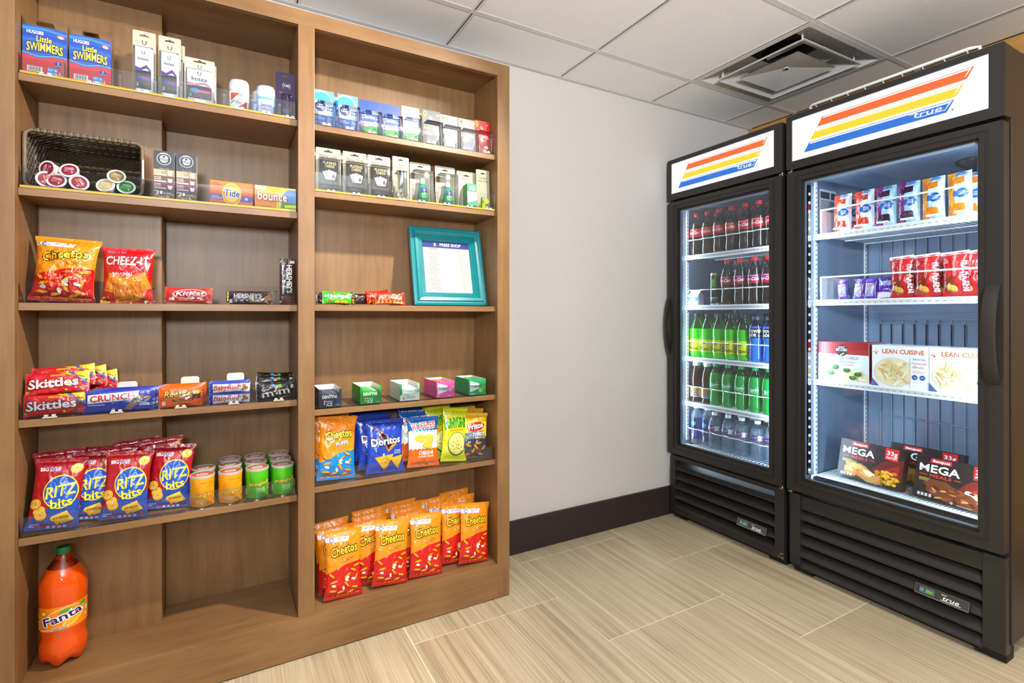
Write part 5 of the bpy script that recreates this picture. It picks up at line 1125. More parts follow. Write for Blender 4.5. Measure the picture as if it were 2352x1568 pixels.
# frame leaning back against the panel
pb0, pb1 = onY(949, 701, 1.90), onY(1114, 701, 1.90)
FW = pb1.x - pb0.x; FH = .322; FB = 1.895
fr = thing('price_frame', 'teal picture frame holding a printed price list, leaning on the third shelf', 'picture frame', ((pb0.x + pb1.x) / 2, FB, z + .001), (R(-13), 0, R(0)))
TEAL = bumpy('teal_lacquer', '#0c6f76', '#14828a', 40, .0004, .15, .3)
def frame(mb):
    prof = [(0, 0), (0, -.018), (.008, -.021), (.014, -.019), (.018, -.024), (.030, -.022), (.036, -.014), (.040, -.015), (.044, -.010), (.048, -.011), (.054, -.005), (.054, 0)]
    cor = lambda q: [(-FW / 2 + q, q), (FW / 2 - q, q), (FW / 2 - q, FH - q), (-FW / 2 + q, FH - q)]
    vs = [(x, d, zz) for q, d in prof for x, zz in cor(q)]
    mb.add(vs, [(j * 4 + i, j * 4 + (i + 1) % 4, (j + 1) * 4 + (i + 1) % 4, (j + 1) * 4 + i) for j in range(len(prof) - 1) for i in range(4)], TEAL)
    mb.box(-FW / 2 + .003, .0, .003, FW / 2 - .003, .004, FH - .003, P('#2a2018', 'matte'))
part('frame_moulding', fr, frame)
ph_, pw_ = FH - .106, FW - .106
a = Art(pw_, ph_, 'paper'); a.rect(-.5, 0, .5, 1, '#b4b0a9'); a.rect(-.5, .87, .5, 1, '#252f78'); a.text('E', -.24, .905, .055, '#dfe2ee', w=.05, bold=2); a.text('X', -.18, .905, .055, '#4a2f5c', w=.055, bold=2); a.text('PRESS SHOP', .09, .905, .055, '#dfe2ee', w=.46, bold=2)
rn = random.Random(9)
for i in range(26):
    y = .845 - i * .031; k = rn.uniform(.05, .13) if i not in (10, 19) else .14
    a.rect(-.28 - k, y, -.28 + k, y + .009, '#7c7975' if i else '#454240'); a.rect(.25 + .002 * i, y, .30 + .002 * i, y + .009, '#8f8c88')
a.build('price_list', fr, flat(-.004, .053))

# ---------------------------------------------------------------- fourth shelf: gum trays
z = ZR[3]
def tray(w, h, d, col, inner, art, sideart=None, cut=True):
    def b(rt):
        k = P(col, 'card'); wt = P('#e8e6e0', 'card'); t = .0008
        def f(mb):
            fr_ = [(-w / 2, 0), (w / 2, 0), (w / 2, h)] + ([(w * .40, h), (w * .36, h * .45), (-w * .36, h * .45), (-w * .40, h)] if cut else []) + [(-w / 2, h)]
            mb.prism(fr_, 0, t, k, 'y'); mb.box(-w / 2, d - t, 0, w / 2, d, h * 1.0, wt)
            for x in (-w / 2, w / 2 - t): mb.box(x, t, 0, x + t, d - t, h, k)
            for x in (-w / 2 + t, w / 2 - 2 * t): mb.box(x, t, t, x + t, d - t, h, wt)
            mb.box(-w / 2, 0, 0, w / 2, d, t, k)
        part('tray', rt, f)
        a = Art(w, h); art(a); a.build('printed_front', rt, flat())
    return b
def ice(c1, c2):
    def f(a):
        a.poly([(-.5, 0), (.5, 0), (.5, 1), (.40, 1), (.36, .45), (-.36, .45), (-.40, 1), (-.5, 1)], c1); a.poly([(.1, 0), (.5, 0), (.5, .8), (.3, .44)], c2)
        a.text('Dentyne', -.08, .29, .09, '#f4f4f4', w=.34, bold=1, shear=.15); a.text('ICE', -.06, .07, .17, '#f4f4f4', w=.26, bold=2, shear=.2); a.rect(-.3, .15, -.22, .40, '#d83a3a'); a.ell(-.26, .2, .03, None, '#f2f2f2', 10); a.ell(-.26, .33, .03, None, '#f2f2f2', 10); a.text('12 PACKS', .34, .08, .06, '#f0f0f0', w=.2, bold=0)
    return f
def twhite(a): a.poly([(-.5, 0), (.5, 0), (.5, 1), (.40, 1), (.36, .45), (-.36, .45), (-.40, 1), (-.5, 1)], '#e4ece2'); a.poly([(-.5, .3), (-.38, .45), (-.42, 1), (-.5, 1)], '#128a4a'); a.poly([(.0, .44), (.36, .44), (.40, 1), (.5, 1), (.5, .5)], '#8fd0a4'); a.text('Trident', -.14, .28, .10, '#8a9a94', w=.34); a.text('WHITE', .05, .12, .13, '#2f9a5c', w=.44, bold=1); a.ell(-.3, .15, .06, .05, '#4ab84a', rot=30)
def tpink(a): a.rect(-.5, 0, .5, 1, '#e0559c'); a.poly([(-.42, .2), (.12, .42), (.12, .72), (-.42, .9)], '#f6f2f4'); a.text('Trident', -.12, .46, .18, '#3a3a40', w=.5, bold=2, rot=3); a.ell(.26, .5, .12, None, '#f29ac8', 20); a.ell(.4, .6, .08, None, '#f29ac8', 16); a.lines(.1, .1, .44, .16, 1, '#f6d8e8'); a.ell(-.38, .12, .04, None, '#f6d8e8', 12)
def tgreen(a): a.rect(-.5, 0, .5, 1, '#1ea05c'); a.poly([(-.42, .2), (.12, .42), (.12, .72), (-.42, .9)], '#f4f6f2'); a.text('Trident', -.12, .46, .18, '#3a3a40', w=.5, bold=2, rot=3); a.ell(.2, .3, .12, .14, '#9ad04a', 16, rot=20); a.ell(.32, .48, .14, .14, '#6ab83a', 16, rot=20); a.lines(-.4, .06, .0, .14, 1, '#d8f0e0')
def gumpack(col, txt, tcol):
    def b(rt):
        part('wrapper', rt, lambda mb: mb.box(-.027, 0, 0, .027, .014, .040, P(col, 'foil'), .002))
        a = Art(.054, .040, 'foil'); a.text(txt, 0, .60, .24, tcol, w=.8, bold=2); a.lines(-.3, .1, .3, .3, 2, tcol, .4); a.build('wrapper_print', rt, flat())
        a = Art(.054, .014, 'foil'); a.rect(-.46, .2, .46, .8, tcol); a.build('wrapper_edge', rt, lambda x, y, o: (x, y, .0402 + o))
    return b
GUM = (((726, 791), 905, 'navy', '#1f2d44', '#1f2d44', ice('#1f2d44', '#3a4a66'), True, '#2a3140', 'DENTYNE', '#d8d6d0', 'navy blue gum tray beside the centre post'), ((824, 879), 897, 'bright', '#1f9a2e', '#1f9a2e', ice('#17a02a', '#2f8a4a'), True, '#18a02c', 'DENTYNE', '#e8f0e8', 'bright green gum tray with open top'),
       ((915.5, 966.5), 888, 'whitegum', '#d9e4d8', '#d9e4d8', twhite, True, '#e2e8e2', 'Trident', '#6a8a7a', 'white and green gum tray in the middle of the row'), ((997.5, 1048), 884, 'pink', '#d84a92', '#d84a92', tpink, False, '#d8563a', 'Trident', '#f2dada', 'pink bubble gum tray'), ((1072, 1120), 878, 'mint', '#1ea05c', '#1ea05c', tgreen, False, '#2f9a3a', 'Trident', '#d8ecd8', 'mint green gum tray near the outer stile'))
for (u0, u1), vt, key, col, inner, art, cut, pc, ptx, ptc, lab in GUM:
    cx, w, h = spot(u0, u1, vt, 1.828, z + .003); h = .062; w = min(w, .074)
    put('tr' + key, tray(w, h, .135, col, inner, art, None, cut), 'gum_tray', lab, 'gum tray', (max(cx, XM1 + w / 2 + .003), 1.828, z + .003))
    for i in range(6):
        o = put('gp' + key, gumpack(pc, ptx, ptc), 'gum_pack', '%s gum pack from the front in the %s tray' % (('first', 'second', 'third', 'fourth', 'fifth', 'rear')[i], lab.split(' gum tray')[0]), 'gum pack', (max(cx, XM1 + w / 2 + .003), 1.832 + .0215 * i, z + .005 + (.004 if not cut else 0)), (R(-9), 0, 0), 'gum packs in the %s tray' % lab.split(' gum')[0])
        o.scale = (w / .074 * 1.18, 1, 1.2 if not cut else 1.05)

# ---------------------------------------------------------------- fifth shelf: snack bags
z = ZR[4]
def dor(a):
    a.rect(-.5, 0, .5, 1, '#1a3fb0'); a.poly([(-.5, .9), (.5, .88), (.5, 1), (-.5, 1)], '#12308e'); a.poly([(-.28, .86), (.02, .70), (.3, .52), (.06, .38)], '#e87a14'); a.poly([(-.22, .82), (.0, .70), (.2, .54), (.06, .43)], '#15151c'); a.text('Doritos', 0, .53, .13, '#ffffff', w=.86, bold=2, rot=4, out='#15151c'); a.poly([(.16, .50), (.36, .58), (.08, .40)], '#e8861c')
    for x, y, k, r in ((-.06, .2, .27, 0), (.30, .17, .2, 10)):
        q = [(x - k, y + .10), (x + k, y + .14), (x + .02, y - .16 * k / .27)]; a.poly([(p + .012, t - .012) for p, t in q], '#8a5a10'); a.poly(q, '#d8a828')
    rn = random.Random(3)
    for i in range(16): a.ell(-.06 + rn.uniform(-.14, .14), .24 + rn.uniform(-.06, .06), .012, None, '#9a6a14', 6)
    a.text('COOL', .33, .38, .035, '#e8e8f4', w=.2); a.text('RANCH', .33, .34, .03, '#e8e8f4', w=.2)
def ruf(a):
    a.rect(-.5, 0, .5, 1, '#1c5aa8'); zz = lambda y: [(-.5 + i / 16, y + (.012 if i % 2 else -.012)) for i in range(17)]
    a.poly([(-.5, .0), (.5, 0)] + zz(.72)[::-1], '#eeeae6'); a.poly([(-.5, 0), (.5, 0)] + zz(.36)[::-1], '#e8640e'); a.text('RUFFLES', 0, .76, .12, '#cf1d22', w=.78, bold=2, rot=4, out='#ffffff')
    for x, y, r, k in ((-.16, .58, -15, .2), (.14, .56, 15, .22), (.1, .44, -5, .2)): a.blob(x, y - .008, k, k * .62, r, '#c88a1c', 3); a.blob(x, y, k * .95, k * .57, r, '#f0b840', 3)
    a.text('CHEDDAR', .06, .245, .07, '#ffffff', w=.5, bold=2); a.text('& SOUR CREAM', .06, .19, .035, '#ffffff', w=.5, bold=1)
def fun(a):
    a.rect(-.5, 0, .5, 1, '#c3c81a'); a.poly([(-.5, .86), (.5, .86), (.5, 1), (-.5, 1)], '#a8b018'); a.text('FUNYUNS', 0, .62, .15, '#3ab02a', w=.9, bold=2, rot=6, out='#0f5a1e', wave=.02); a.poly([(-.3, .53), (.34, .58), (.34, .63), (-.3, .58)], '#e8b81c'); a.text('ONION FLAVORED', .02, .56, .03, '#b8401c', w=.54, rot=4, bold=0)
    a.ell(.06, .32, .38, .22, '#1f5a2a', 28); a.ell(.06, .33, .35, .20, '#e2d87a', 28)
    rn = random.Random(8)
    for i in range(11): x, y, r = .06 + rn.uniform(-.22, .22), .33 + rn.uniform(-.12, .12), rn.uniform(0, 180); a.ell(x, y, .13, .055, '#b8a040', 16, rot=r); a.ell(x, y + .006, .12, .05, '#ecdc86', 16, rot=r); a.ell(x, y + .004, .055, .02, '#b8a85a', 10, rot=r)
def fri(a):
    a.rect(-.5, 0, .5, 1, '#c8961c'); a.poly([(-.5, .46), (.5, .5), (.5, .8), (-.5, .86)], '#f0c62a'); a.poly([(-.5, .0), (.5, 0), (.5, .48), (-.5, .42)], '#2f3640'); a.poly([(-.44, .42), (.4, .46), (.36, .62), (-.44, .56)], '#6a7a88'); a.ell(.0, .70, .36, .10, '#c81c1c', 24, rot=10); a.text('Fritos', 0, .655, .12, '#ffffff', w=.62, bold=2, rot=10, out='#8a1010'); a.text('TWISTS', .1, .50, .07, '#f4f0e4', w=.5, bold=2, shear=.2, rot=4); a.text('HONEY BBQ', .2, .44, .03, '#f0c62a', w=.4)
    chips(a, [(-.3, .3, -20), (.1, .34, 10), (.32, .24, 40), (-.1, .18, 60), (.2, .1, -10), (-.32, .1, 20), (.0, .26, -40)], '#d8842a', '#7a3a0c', .12, .34)
CP_ = bag(.132, .215, .034, '#ef8a12', cheetos('puffs'), 31)
DO = bag(.142, .19, .034, '#1a3fb0', dor, 33, wr=1.3); RU_ = bag(.128, .185, .034, '#1c5aa8', ruf, 35, wr=1.1); FU = bag(.110, .205, .032, '#c3c81a', fun, 37, wr=.9); FR = bag(.114, .178, .034, '#c8961c', fri, 39, wr=1.4)
def stand(key, B, u, v, Y, zz, rx, rl, rz, lab, grp=None, dz=.001, cat='snack bag', cl=(None, None)):
    x = onY(u, v, Y).x
    if cl[0] is not None: x = max(x, cl[0])
    if cl[1] is not None: x = min(x, cl[1])
    return put(key, B, 'snack_bag', lab, cat, (x, Y, zz + dz), (R(rx), R(rl), R(rz)), grp)
stand('puffs', CP_, 772, 1105, 1.848, z, -10, 4, 2, 'orange and blue puff bag at the front beside the centre post', 'orange and blue puff bags', cl=(XM1 + .066, None))
stand('puffs', CP_, 758, 1040, 1.893, z, -10, 2, 4, 'orange and blue puff bag standing taller behind the front one', 'orange and blue puff bags', .008, cl=(XM1 + .068, None))
stand('dor', DO, 885, 1090, 1.848, z, -10, 2, 2, 'royal blue tortilla chip bag at the front', 'royal blue tortilla chip bags')
stand('dor', DO, 866, 1050, 1.892, z, -10, -1, 6, 'royal blue tortilla chip bag right behind the front one', 'royal blue tortilla chip bags', .012)
stand('dor', DO, 858, 1030, 1.935, z, -10, -3, 4, 'royal blue tortilla chip bag at the back, its top edge highest', 'royal blue tortilla chip bags', .032)
stand('ruf', RU_, 972, 1080, 1.848, z, -10, 3, 2, 'blue, white and orange ridged chip bag at the front', 'ridged chip bags')
stand('ruf', RU_, 952, 1050, 1.892, z, -10, 4, 3, 'blue ridged chip bag in the middle, top crumpled', 'ridged chip bags', .014)
stand('ruf', RU_, 943, 1040, 1.935, z, -10, 6, 0, 'blue ridged chip bag at the very back', 'ridged chip bags', .028)
stand('fun', FU, 1041, 1066, 1.848, z, -10, 7, 2, 'lime yellow onion ring bag at the front', 'lime yellow onion ring bags')
stand('fun', FU, 1018, 1050, 1.892, z, -10, -3, 4, 'lime yellow onion ring bag second, top folded over', 'lime yellow onion ring bags', .010)
stand('fun', FU, 1012, 1040, 1.935, z, -10, -4, 6, 'lime yellow onion ring bag at the back, the tallest', 'lime yellow onion ring bags', .016)
stand('fri', FR, 1112, 1052, 1.850, z, -10, 4, -4, 'gold and grey corn twist bag at the front by the outer stile', 'gold corn twist bags', cl=(None, .862))
stand('fri', FR, 1096, 1040, 1.895, z, -10, 5, -4, 'gold corn twist bag second in line by the outer stile', 'gold corn twist bags', .012, cl=(None, .862))
stand('fri', FR, 1088, 1030, 1.940, z, -10, 0, -2, 'gold corn twist bag at the back by the outer stile', 'gold corn twist bags', .016, cl=(None, .862))

# ---------------------------------------------------------------- deck: orange cheese curl bags
z = .141
CC = bag(.130, .222, .032, '#ef8a12', cheetos('crunchy'), 41, seal=.05)
G_ = 'orange and red cheese curl bags on the deck'
for u, v, rl, rz, lab in ((783, 1360, 2, 0, 'nearest the centre post'), (893, 1342, 5, -2, 'second from the centre post'), (980, 1326, 3, -3, 'third from the centre post'), (1053, 1302, 5, 2, 'fourth from the centre post'), (1115, 1283, 6, 0, 'by the outer stile')):
    p = onZ(u, v, z); put('curl', CC, 'snack_bag', 'orange and red cheese curl bag, front row, ' + lab, 'snack bag', (min(max(p.x, XM1 + .07), .852), 1.872 if u == 1053 else 1.834, z + .001), (R(-11), R(rl), R(rz)), G_)
for u, v, Y, rl, rx, lab in ((772, 1200, 1.882, -1, -9, 'second row, right behind the bag by the centre post'), (768, 1183, 1.926, -4, -9, 'third row beside the centre post'),
                             (853, 1205, 1.882, -2, -9, 'second row, behind the second front bag'), (855, 1190, 1.924, -3, -9, 'third row, behind the second front bag'), (852, 1177, 1.964, -2, -9, 'last row, behind the second front bag'),
                             (948, 1183, 1.886, -1, -9, 'second row, behind the third front bag'), (933, 1172, 1.926, 0, -9, 'third row, behind the third front bag'), (932, 1160, 1.960, 0, -9, 'fourth row, behind the third front bag'), (918, 1148, 1.995, -2, -2, 'against the back panel, tallest in the middle'),
                             (1018, 1160, 1.916, 0, -9, 'second row, behind the fourth front bag'), (1003, 1148, 1.956, -2, -9, 'last row, behind the fourth front bag'), (1066, 1148, 1.938, 0, -9, 'second row beside the outer stile'), (1068, 1135, 1.985, -2, -9, 'last row beside the outer stile')):
    x = onY(u, v, Y + .03).x; put('curl', CC, 'snack_bag', 'orange and red cheese curl bag, ' + lab, 'snack bag', (min(max(x, XM1 + .07), .852), Y, z + .001 + max(0, (Y - 1.87) * .12)), (R(rx), R(rl), 0), G_)

# ================================================================ DRINKS COOLER
RZ_ = R(-90)                                  # products there face the door
COLA = P('#160806', 'gloss'); NECK = clear('pet_neck', (.93, .95, .96), 1.45, .06, 1.5)
def soda_prof(h=.222, r=.0335): return [(.0001, .004), (r * .6, 0), (r * .88, .004), (r * .99, .018), (r * .97, .04), (r * .90, .06), (r * .92, .075), (r, .088), (r * 1.02, .10), (r * 1.02, .135), (r * .98, .147), (r * .86, .165), (r * .64, .183), (r * .45, .196), (.0135, .203), (.0135, h - .006)]
def labelart(txt, col, lead='Coca-'):
    def f(a):
        a.text(txt, .03, .34, .36, col, w=.16, bold=2, shear=.35, rot=3); a.text(lead, -.12, .36, .3, col, w=.12, bold=1, shear=.3); a.rect(-.16, .86, .1, .90, '#e8b0b0'); a.lines(-.1, .08, .1, .16, 1, '#3a0808', .5); a.rect(.22, .1, .30, .9, '#e9e4e4'); a.rect(-.40, .2, -.3, .8, '#e9e4e4')
    return f
COKE = lathe_bottle(soda_prof(), lambda zz: COLA if zz < .168 else NECK, (.0148, .202, .221, '#c4131c'), (.0345, .098, .138, '#c4131c', labelart('Cola', '#ffffff'), 'gloss'))
CHER = lathe_bottle(soda_prof(), lambda zz: COLA if zz < .168 else NECK, (.0148, .202, .221, '#c4131c'), (.0345, .098, .138, '#a8103c', lambda a: (a.rect(-.5, .62, .5, 1, '#8a1a6e'), labelart('Cola', '#ffffff')(a)), 'gloss'))
DEWL = tinted('lime_soda', '#3ed60e', '#7dff3a', .22); DEWN = clear('lime_neck', (.35, .86, .45), 1.45, .06, 1.5)
def dewart(a):
    a.text('MTN', -.06, .40, .40, '#14301a', w=.20, bold=2, rot=62, shear=.1); a.text('DEW', -.02, .10, .22, '#14301a', w=.18, bold=2, rot=0); a.rect(.1, .30, .15, .45, '#5aa8c8'); a.rect(.1, .08, .17, .22, '#7a8a1c'); a.rect(.26, .1, .32, .9, '#7a8a1c'); a.rect(-.40, .1, -.3, .9, '#7a8a1c')
DEW = lathe_bottle([(.0001, .004), (.02, 0), (.029, .004), (.033, .018), (.0325, .03), (.0335, .036), (.0335, .08), (.0335, .10), (.0345, .12), (.0335, .145), (.029, .165), (.021, .184), (.0145, .198), (.0135, .205), (.0135, .215)], lambda zz: DEWL if zz < .152 else DEWN, (.0148, .205, .222, '#23252e'), (.0342, .030, .092, '#d6dc1c', dewart, 'gloss'))
POWL = tinted('blue_sports_drink', '#1272e0', '#3aa0ff', .2); POWN = clear('blue_neck', (.25, .55, .95), 1.45, .06, 1.4)
POW = lathe_bottle([(.0001, .004), (.024, 0), (.034, .004), (.036, .016), (.034, .05), (.032, .075), (.034, .092), (.0365, .105), (.0365, .145), (.034, .158), (.026, .174), (.02, .184), (.019, .19)], lambda zz: POWL if zz < .165 else POWN, (.0205, .186, .202, '#2a3350'), (.0372, .108, .15, '#14182a', lambda a: (a.text('POWER', 0, .55, .3, '#ffffff', w=.26, bold=2), a.text('ADE', -.06, .16, .28, '#ffffff', w=.16, bold=2), a.rect(.05, .12, .16, .3, '#2f6ad0')), 'gloss'))
TEAL_ = tinted('brewed_tea', '#2a0d05', '#b0480a', .18)
TEAB = lathe_bottle([(.0001, .003), (.026, 0), (.033, .004), (.033, .016), (.030, .022), (.033, .028), (.033, .078), (.0315, .083), (.0335, .10), (.034, .12), (.030, .145), (.023, .170), (.0185, .182), (.0185, .186)], TEAL_, (.0205, .183, .202, '#e9eef0'), (.0336, .028, .078, '#b99a6a', lambda a: (a.rect(-.5, .9, .5, 1, '#8a8a3a'), a.text('GOLD', -.02, .55, .25, '#5a2a14', w=.2, bold=2), a.text('PEAK', -.02, .30, .2, '#5a2a14', w=.2, bold=2), a.rect(-.08, .06, .1, .24, '#2a72c0'), a.rect(-.5, 0, .5, .05, '#e9dcc0'), a.rect(.2, .1, .3, .8, '#6a5a44')), 'gloss'))
SPRL = tinted('sprite_green', '#0fae48', '#35e070', .35); SPRN = clear('green_neck', (.30, .85, .45), 1.45, .06, 1.4)
SPR = lathe_bottle(soda_prof(.215, .034), lambda zz: SPRL if zz < .158 else SPRN, (.0148, .196, .214, '#149a58'), (.0350, .088, .128, tinted('green_film', '#12a850', '#3ee07a', .3), lambda a: (a.text('Sprite', 0, .32, .34, '#d8f6e2', w=.2, bold=2, shear=.25, rot=4), a.poly([(.04, .68), (.07, .9), (.1, .66), (.07, .78)], '#d8f6e2'), a.rect(-.1, .16, .1, .2, '#9ae8b8')), 'gloss'))
WATL = tinted('water_bottle', '#c4d8e8', '#e6f2fa', .82, .06); WATN = clear('water_neck', (.90, .95, .97), 1.45, .05, 1.8)
def rib(t, r, zz): return (r * (1 - .035 * (.5 + .5 * math.cos(zz * 700))) if .012 < zz < .085 else r, zz)
wp = [(.0001, .004), (.02, 0), (.029, .004), (.031, .012)] + [(.031, .016 + .003 * i) for i in range(24)] + [(.031, .09), (.032, .094), (.032, .122), (.030, .135), (.024, .152), (.016, .166), (.0125, .172), (.0125, .178)]
WAT = lathe_bottle(wp, lambda zz: WATL if zz < .15 else WATN, (.0142, .172, .188, '#eef4f8'), (.0326, .094, .122, clear('label_film', (.93, .95, .98), 1.45, .1), lambda a: (a.rect(.03, .1, .16, .9, '#f2f4f8'), a.ell(-.06, .5, .10, .44, '#2a2f9a', 24), a.poly([(-.15, .3), (.02, .12), (.03, .45), (-.12, .5)], '#a82a8a'), a.text('Pure Life', -.06, .5, .26, '#d8e6fa', w=.16, bold=1, rot=4), a.ell(.16, .4, .03, None, '#d83a8a', 12)), 'gloss'), fn=rib)
SMT = lathe_bottle([(.0001, .004), (.02, 0), (.030, .004), (.0315, .012), (.0315, .125), (.031, .145), (.028, .165), (.021, .182), (.0155, .190), (.014, .196), (.014, .204)], WATL, (.0155, .198, .222, '#f0f4f8'), (.0320, .03, .15, clear('blue_film', (.72, .84, .97), 1.45, .1), lambda a: (a.rect(.08, 0, .42, 1, '#1c4a9a'), a.rect(-.42, 0, -.22, 1, '#2a62b8'), a.ell(.02, .22, .09, .2, '#1c2f7a', 20), a.text('smart', -.05, .1, .09, '#ffffff', w=.16, bold=2, rot=90), a.ell(-.05, .72, .07, .1, '#2a82d8', 16)), 'gloss'))
def canprof(h, r): return [(r * .80, 0), (r * .86, .002), (r, .010), (r, h - .012), (r * .90, h - .003), (r * .90, h), (r * .82, h - .002), (.0001, h - .004)]
def monster(rt):
    h, r = .157, .0265
    part('can', rt, lambda mb: mb.lathe(canprof(h, r), lambda zz: P('#121312', 'gloss') if .009 < zz < h - .012 else STEEL, 28), 40)
    a = Art(2 * math.pi * r, h - .03, 'gloss')
    for i in range(3): x = -.06 + i * .045; a.poly([(x, .86), (x + .035, .9), (x + .03, .6), (x + .022, .42 + .08 * (i % 2)), (x + .012, .62)], '#3fd02a')
    a.text('MONSTER', 0, .14, .055, '#e8e8e8', w=.24, bold=2); a.text('ENERGY', 0, .08, .03, '#3fd02a', w=.14)
    a.build('can_print', rt, cyl(r, .014), .006)
def rowX(u, X, v=700): return onX(u, v, X).y
def shelfrow(key, B, us, X, zz, fmt, cat, grp, nm='drink_bottle', rot=0):
    ys = []
    for i, u in enumerate(us):
        y = rowX(u, X); ys.append(y)
        put(key, B, nm, fmt % i if '%' in fmt else fmt, cat, (X, max(y, SA + .036), zz), (0, 0, RZ_ + R(rot + random.uniform(-6, 6))), grp)
    return ys
HS = dict(coke=(1, 1, 1.085), cher=(1, 1, 1.085), dew=(1.03, 1.03, 1.09), spr=(1, 1, 1.05), wat=(1.05, 1.05, 1.04), tea=(1, 1, 1.10), smt=(1, 1, 1.0), pow=(1.0, 1.0, 1.12))
ORD = ('first', 'second', 'third', 'fourth', 'fifth', 'sixth', 'seventh')
def row(key, B, us, X, zz, what, shelf, where='from the white wall', start=0, cat='bottle', nm='drink_bottle', rot=24, grp=None):
    prev = 9
    for i, u in enumerate(us):
        y = prev = min(max(rowX(u, X), SA + .036), SB - .037, prev - .0755)
        put(key, B, nm, '%s, %s %s, %s' % (what, ORD[start + i], where, shelf), cat, (X, y, zz), (0, 0, RZ_ + R(rot)), grp, HS.get(key))
def back(key, B, ys, X, zz, what, shelf, nm='drink_bottle', grp=None, prev=9):
    for i, y in enumerate(ys):
        y = prev = min(y, SB - .037, prev - .0735)
        put(key, B, nm, '%s, back row, %s from the white wall, %s' % (what, ORD[i], shelf), 'bottle', (X, min(max(y, SA + .036), SB - .036), zz), (0, 0, RZ_ + R(10 * i)), grp, HS.get(key))
S1, S2, S3, S4, S5 = (SZ[0], SZ[1], SZ[2], SZ[3], .4045)
XF_ = 2.305
uco = (1598, 1624, 1652, 1681, 1712, 1742, 1774)
row('coke', COKE, uco, XF_, S1, 'red label cola bottle', 'top shelf', grp='cola bottles')
LY = [rowX(u, XF_) for u in uco]
back('coke', COKE, LY[1:], XF_ + .08, S1, 'red label cola bottle', 'top shelf', grp='cola bottles')
row('cher', CHER, (1671, 1701, 1734, 1764), XF_, S2, 'purple banded cola bottle', 'second shelf', 'after the black can', grp='purple banded cola bottles')
back('cher', CHER, [rowX(u, XF_) for u in (1671, 1701, 1734, 1764)], XF_ + .08, S2, 'purple banded cola bottle', 'second shelf', grp='purple banded cola bottles')
put('monst', monster, 'drink_can', 'tall black energy drink can with green claw marks', 'can', (XF_, rowX(1643.5, XF_), S2), (0, 0, RZ_ + R(20)), None, (1.08, 1.08, 1.11))
put('monst', monster, 'drink_can', 'tall black energy drink can standing behind the front one', 'can', (XF_ + .06, rowX(1643.5, XF_), S2), (0, 0, RZ_ + R(40)), None, (1.08, 1.08, 1.11))
def milk(rt):
    part('carton', rt, lambda mb: (mb.box(-.03, -.03, 0, .03, .03, .055, P('#eef2f5', 'card'), .002), mb.prism([(-.03, .055), (.03, .055), (.004, .078), (-.004, .078)], -.03, .03, P('#eef2f5', 'card'), 'x'), mb.box(-.03, -.003, .076, .03, .003, .09, P('#dfe8f2', 'card'), .001)))
    a = Art(.06, .055); a.rect(-.5, .5, .5, .9, '#2a6ac8'); a.rect(-.5, .38, .5, .46, '#5a9ae0'); a.text('MILK', 0, .58, .2, '#ffffff', w=.5, bold=2); a.lines(-.4, .06, .3, .3, 2, '#8aa0b8', .4); a.build('carton_print', rt, flat(-.0302))
put('milk', milk, 'milk_carton', 'small white and blue gable carton alone on the second shelf', 'carton', (XF_ - .005, rowX(1596, XF_) - .012, S2), (0, 0, RZ_ + R(8)))
row('dew', DEW, (1588, 1614, 1642, 1671, 1702), XF_, S3, 'lime green soda bottle', 'third shelf', grp='lime green soda bottles')
row('pow', POW, (1738, 1768), XF_, S3, 'bright blue sports drink bottle', 'third shelf', 'past the lime sodas', grp='blue sports drink bottles')
dy = [rowX(u, XF_) for u in (1588, 1614, 1642, 1671, 1702)]
back('dew', DEW, dy, XF_ + .075, S3, 'lime green soda bottle', 'third shelf', grp='lime green soda bottles')
for i, y in enumerate([min(dy[0], SB - .04) - .08 * k for k in range(6)]):
    put('dew', DEW, 'drink_bottle', 'lime green soda bottle, last row, %s from the white wall, third shelf' % ORD[i], 'bottle', (XF_ + .15, y, S3), (0, 0, RZ_ + R(30 * i)), 'lime green soda bottles', HS['dew'])
row('tea', TEAB, (1590, 1616), XF_, S4, 'dark tea bottle with white cap', 'fourth shelf', grp='dark tea bottles')
back('tea', TEAB, [rowX(u, XF_) for u in (1590, 1616)], XF_ + .075, S4, 'dark tea bottle with white cap', 'fourth shelf', grp='dark tea bottles')
us = (1645, 1673, 1703, 1735, 1766)
row('spr', SPR, us, XF_, S4, 'emerald green soda bottle', 'fourth shelf', 'past the tea', grp='emerald soda bottles')
back('spr', SPR, [rowX(u, XF_) for u in us], XF_ + .078, S4, 'emerald green soda bottle', 'fourth shelf', grp='emerald soda bottles', prev=SB - .1135)
row('smt', SMT, (1590, 1617), XF_, S5, 'slim blue tinted water bottle', 'cooler floor', grp='slim water bottles')
back('smt', SMT, [rowX(u, XF_) for u in (1590, 1617)], XF_ + .075, S5, 'slim blue tinted water bottle', 'cooler floor', grp='slim water bottles')
us = (1642, 1673, 1704, 1740, 1772)
row('wat', WAT, us, XF_, S5, 'clear ribbed water bottle', 'cooler floor', 'past the slim ones', grp='ribbed water bottles')
back('wat', WAT, [rowX(u, XF_) for u in us], XF_ + .075, S5, 'clear ribbed water bottle', 'cooler floor', grp='ribbed water bottles', prev=SB - .1135)

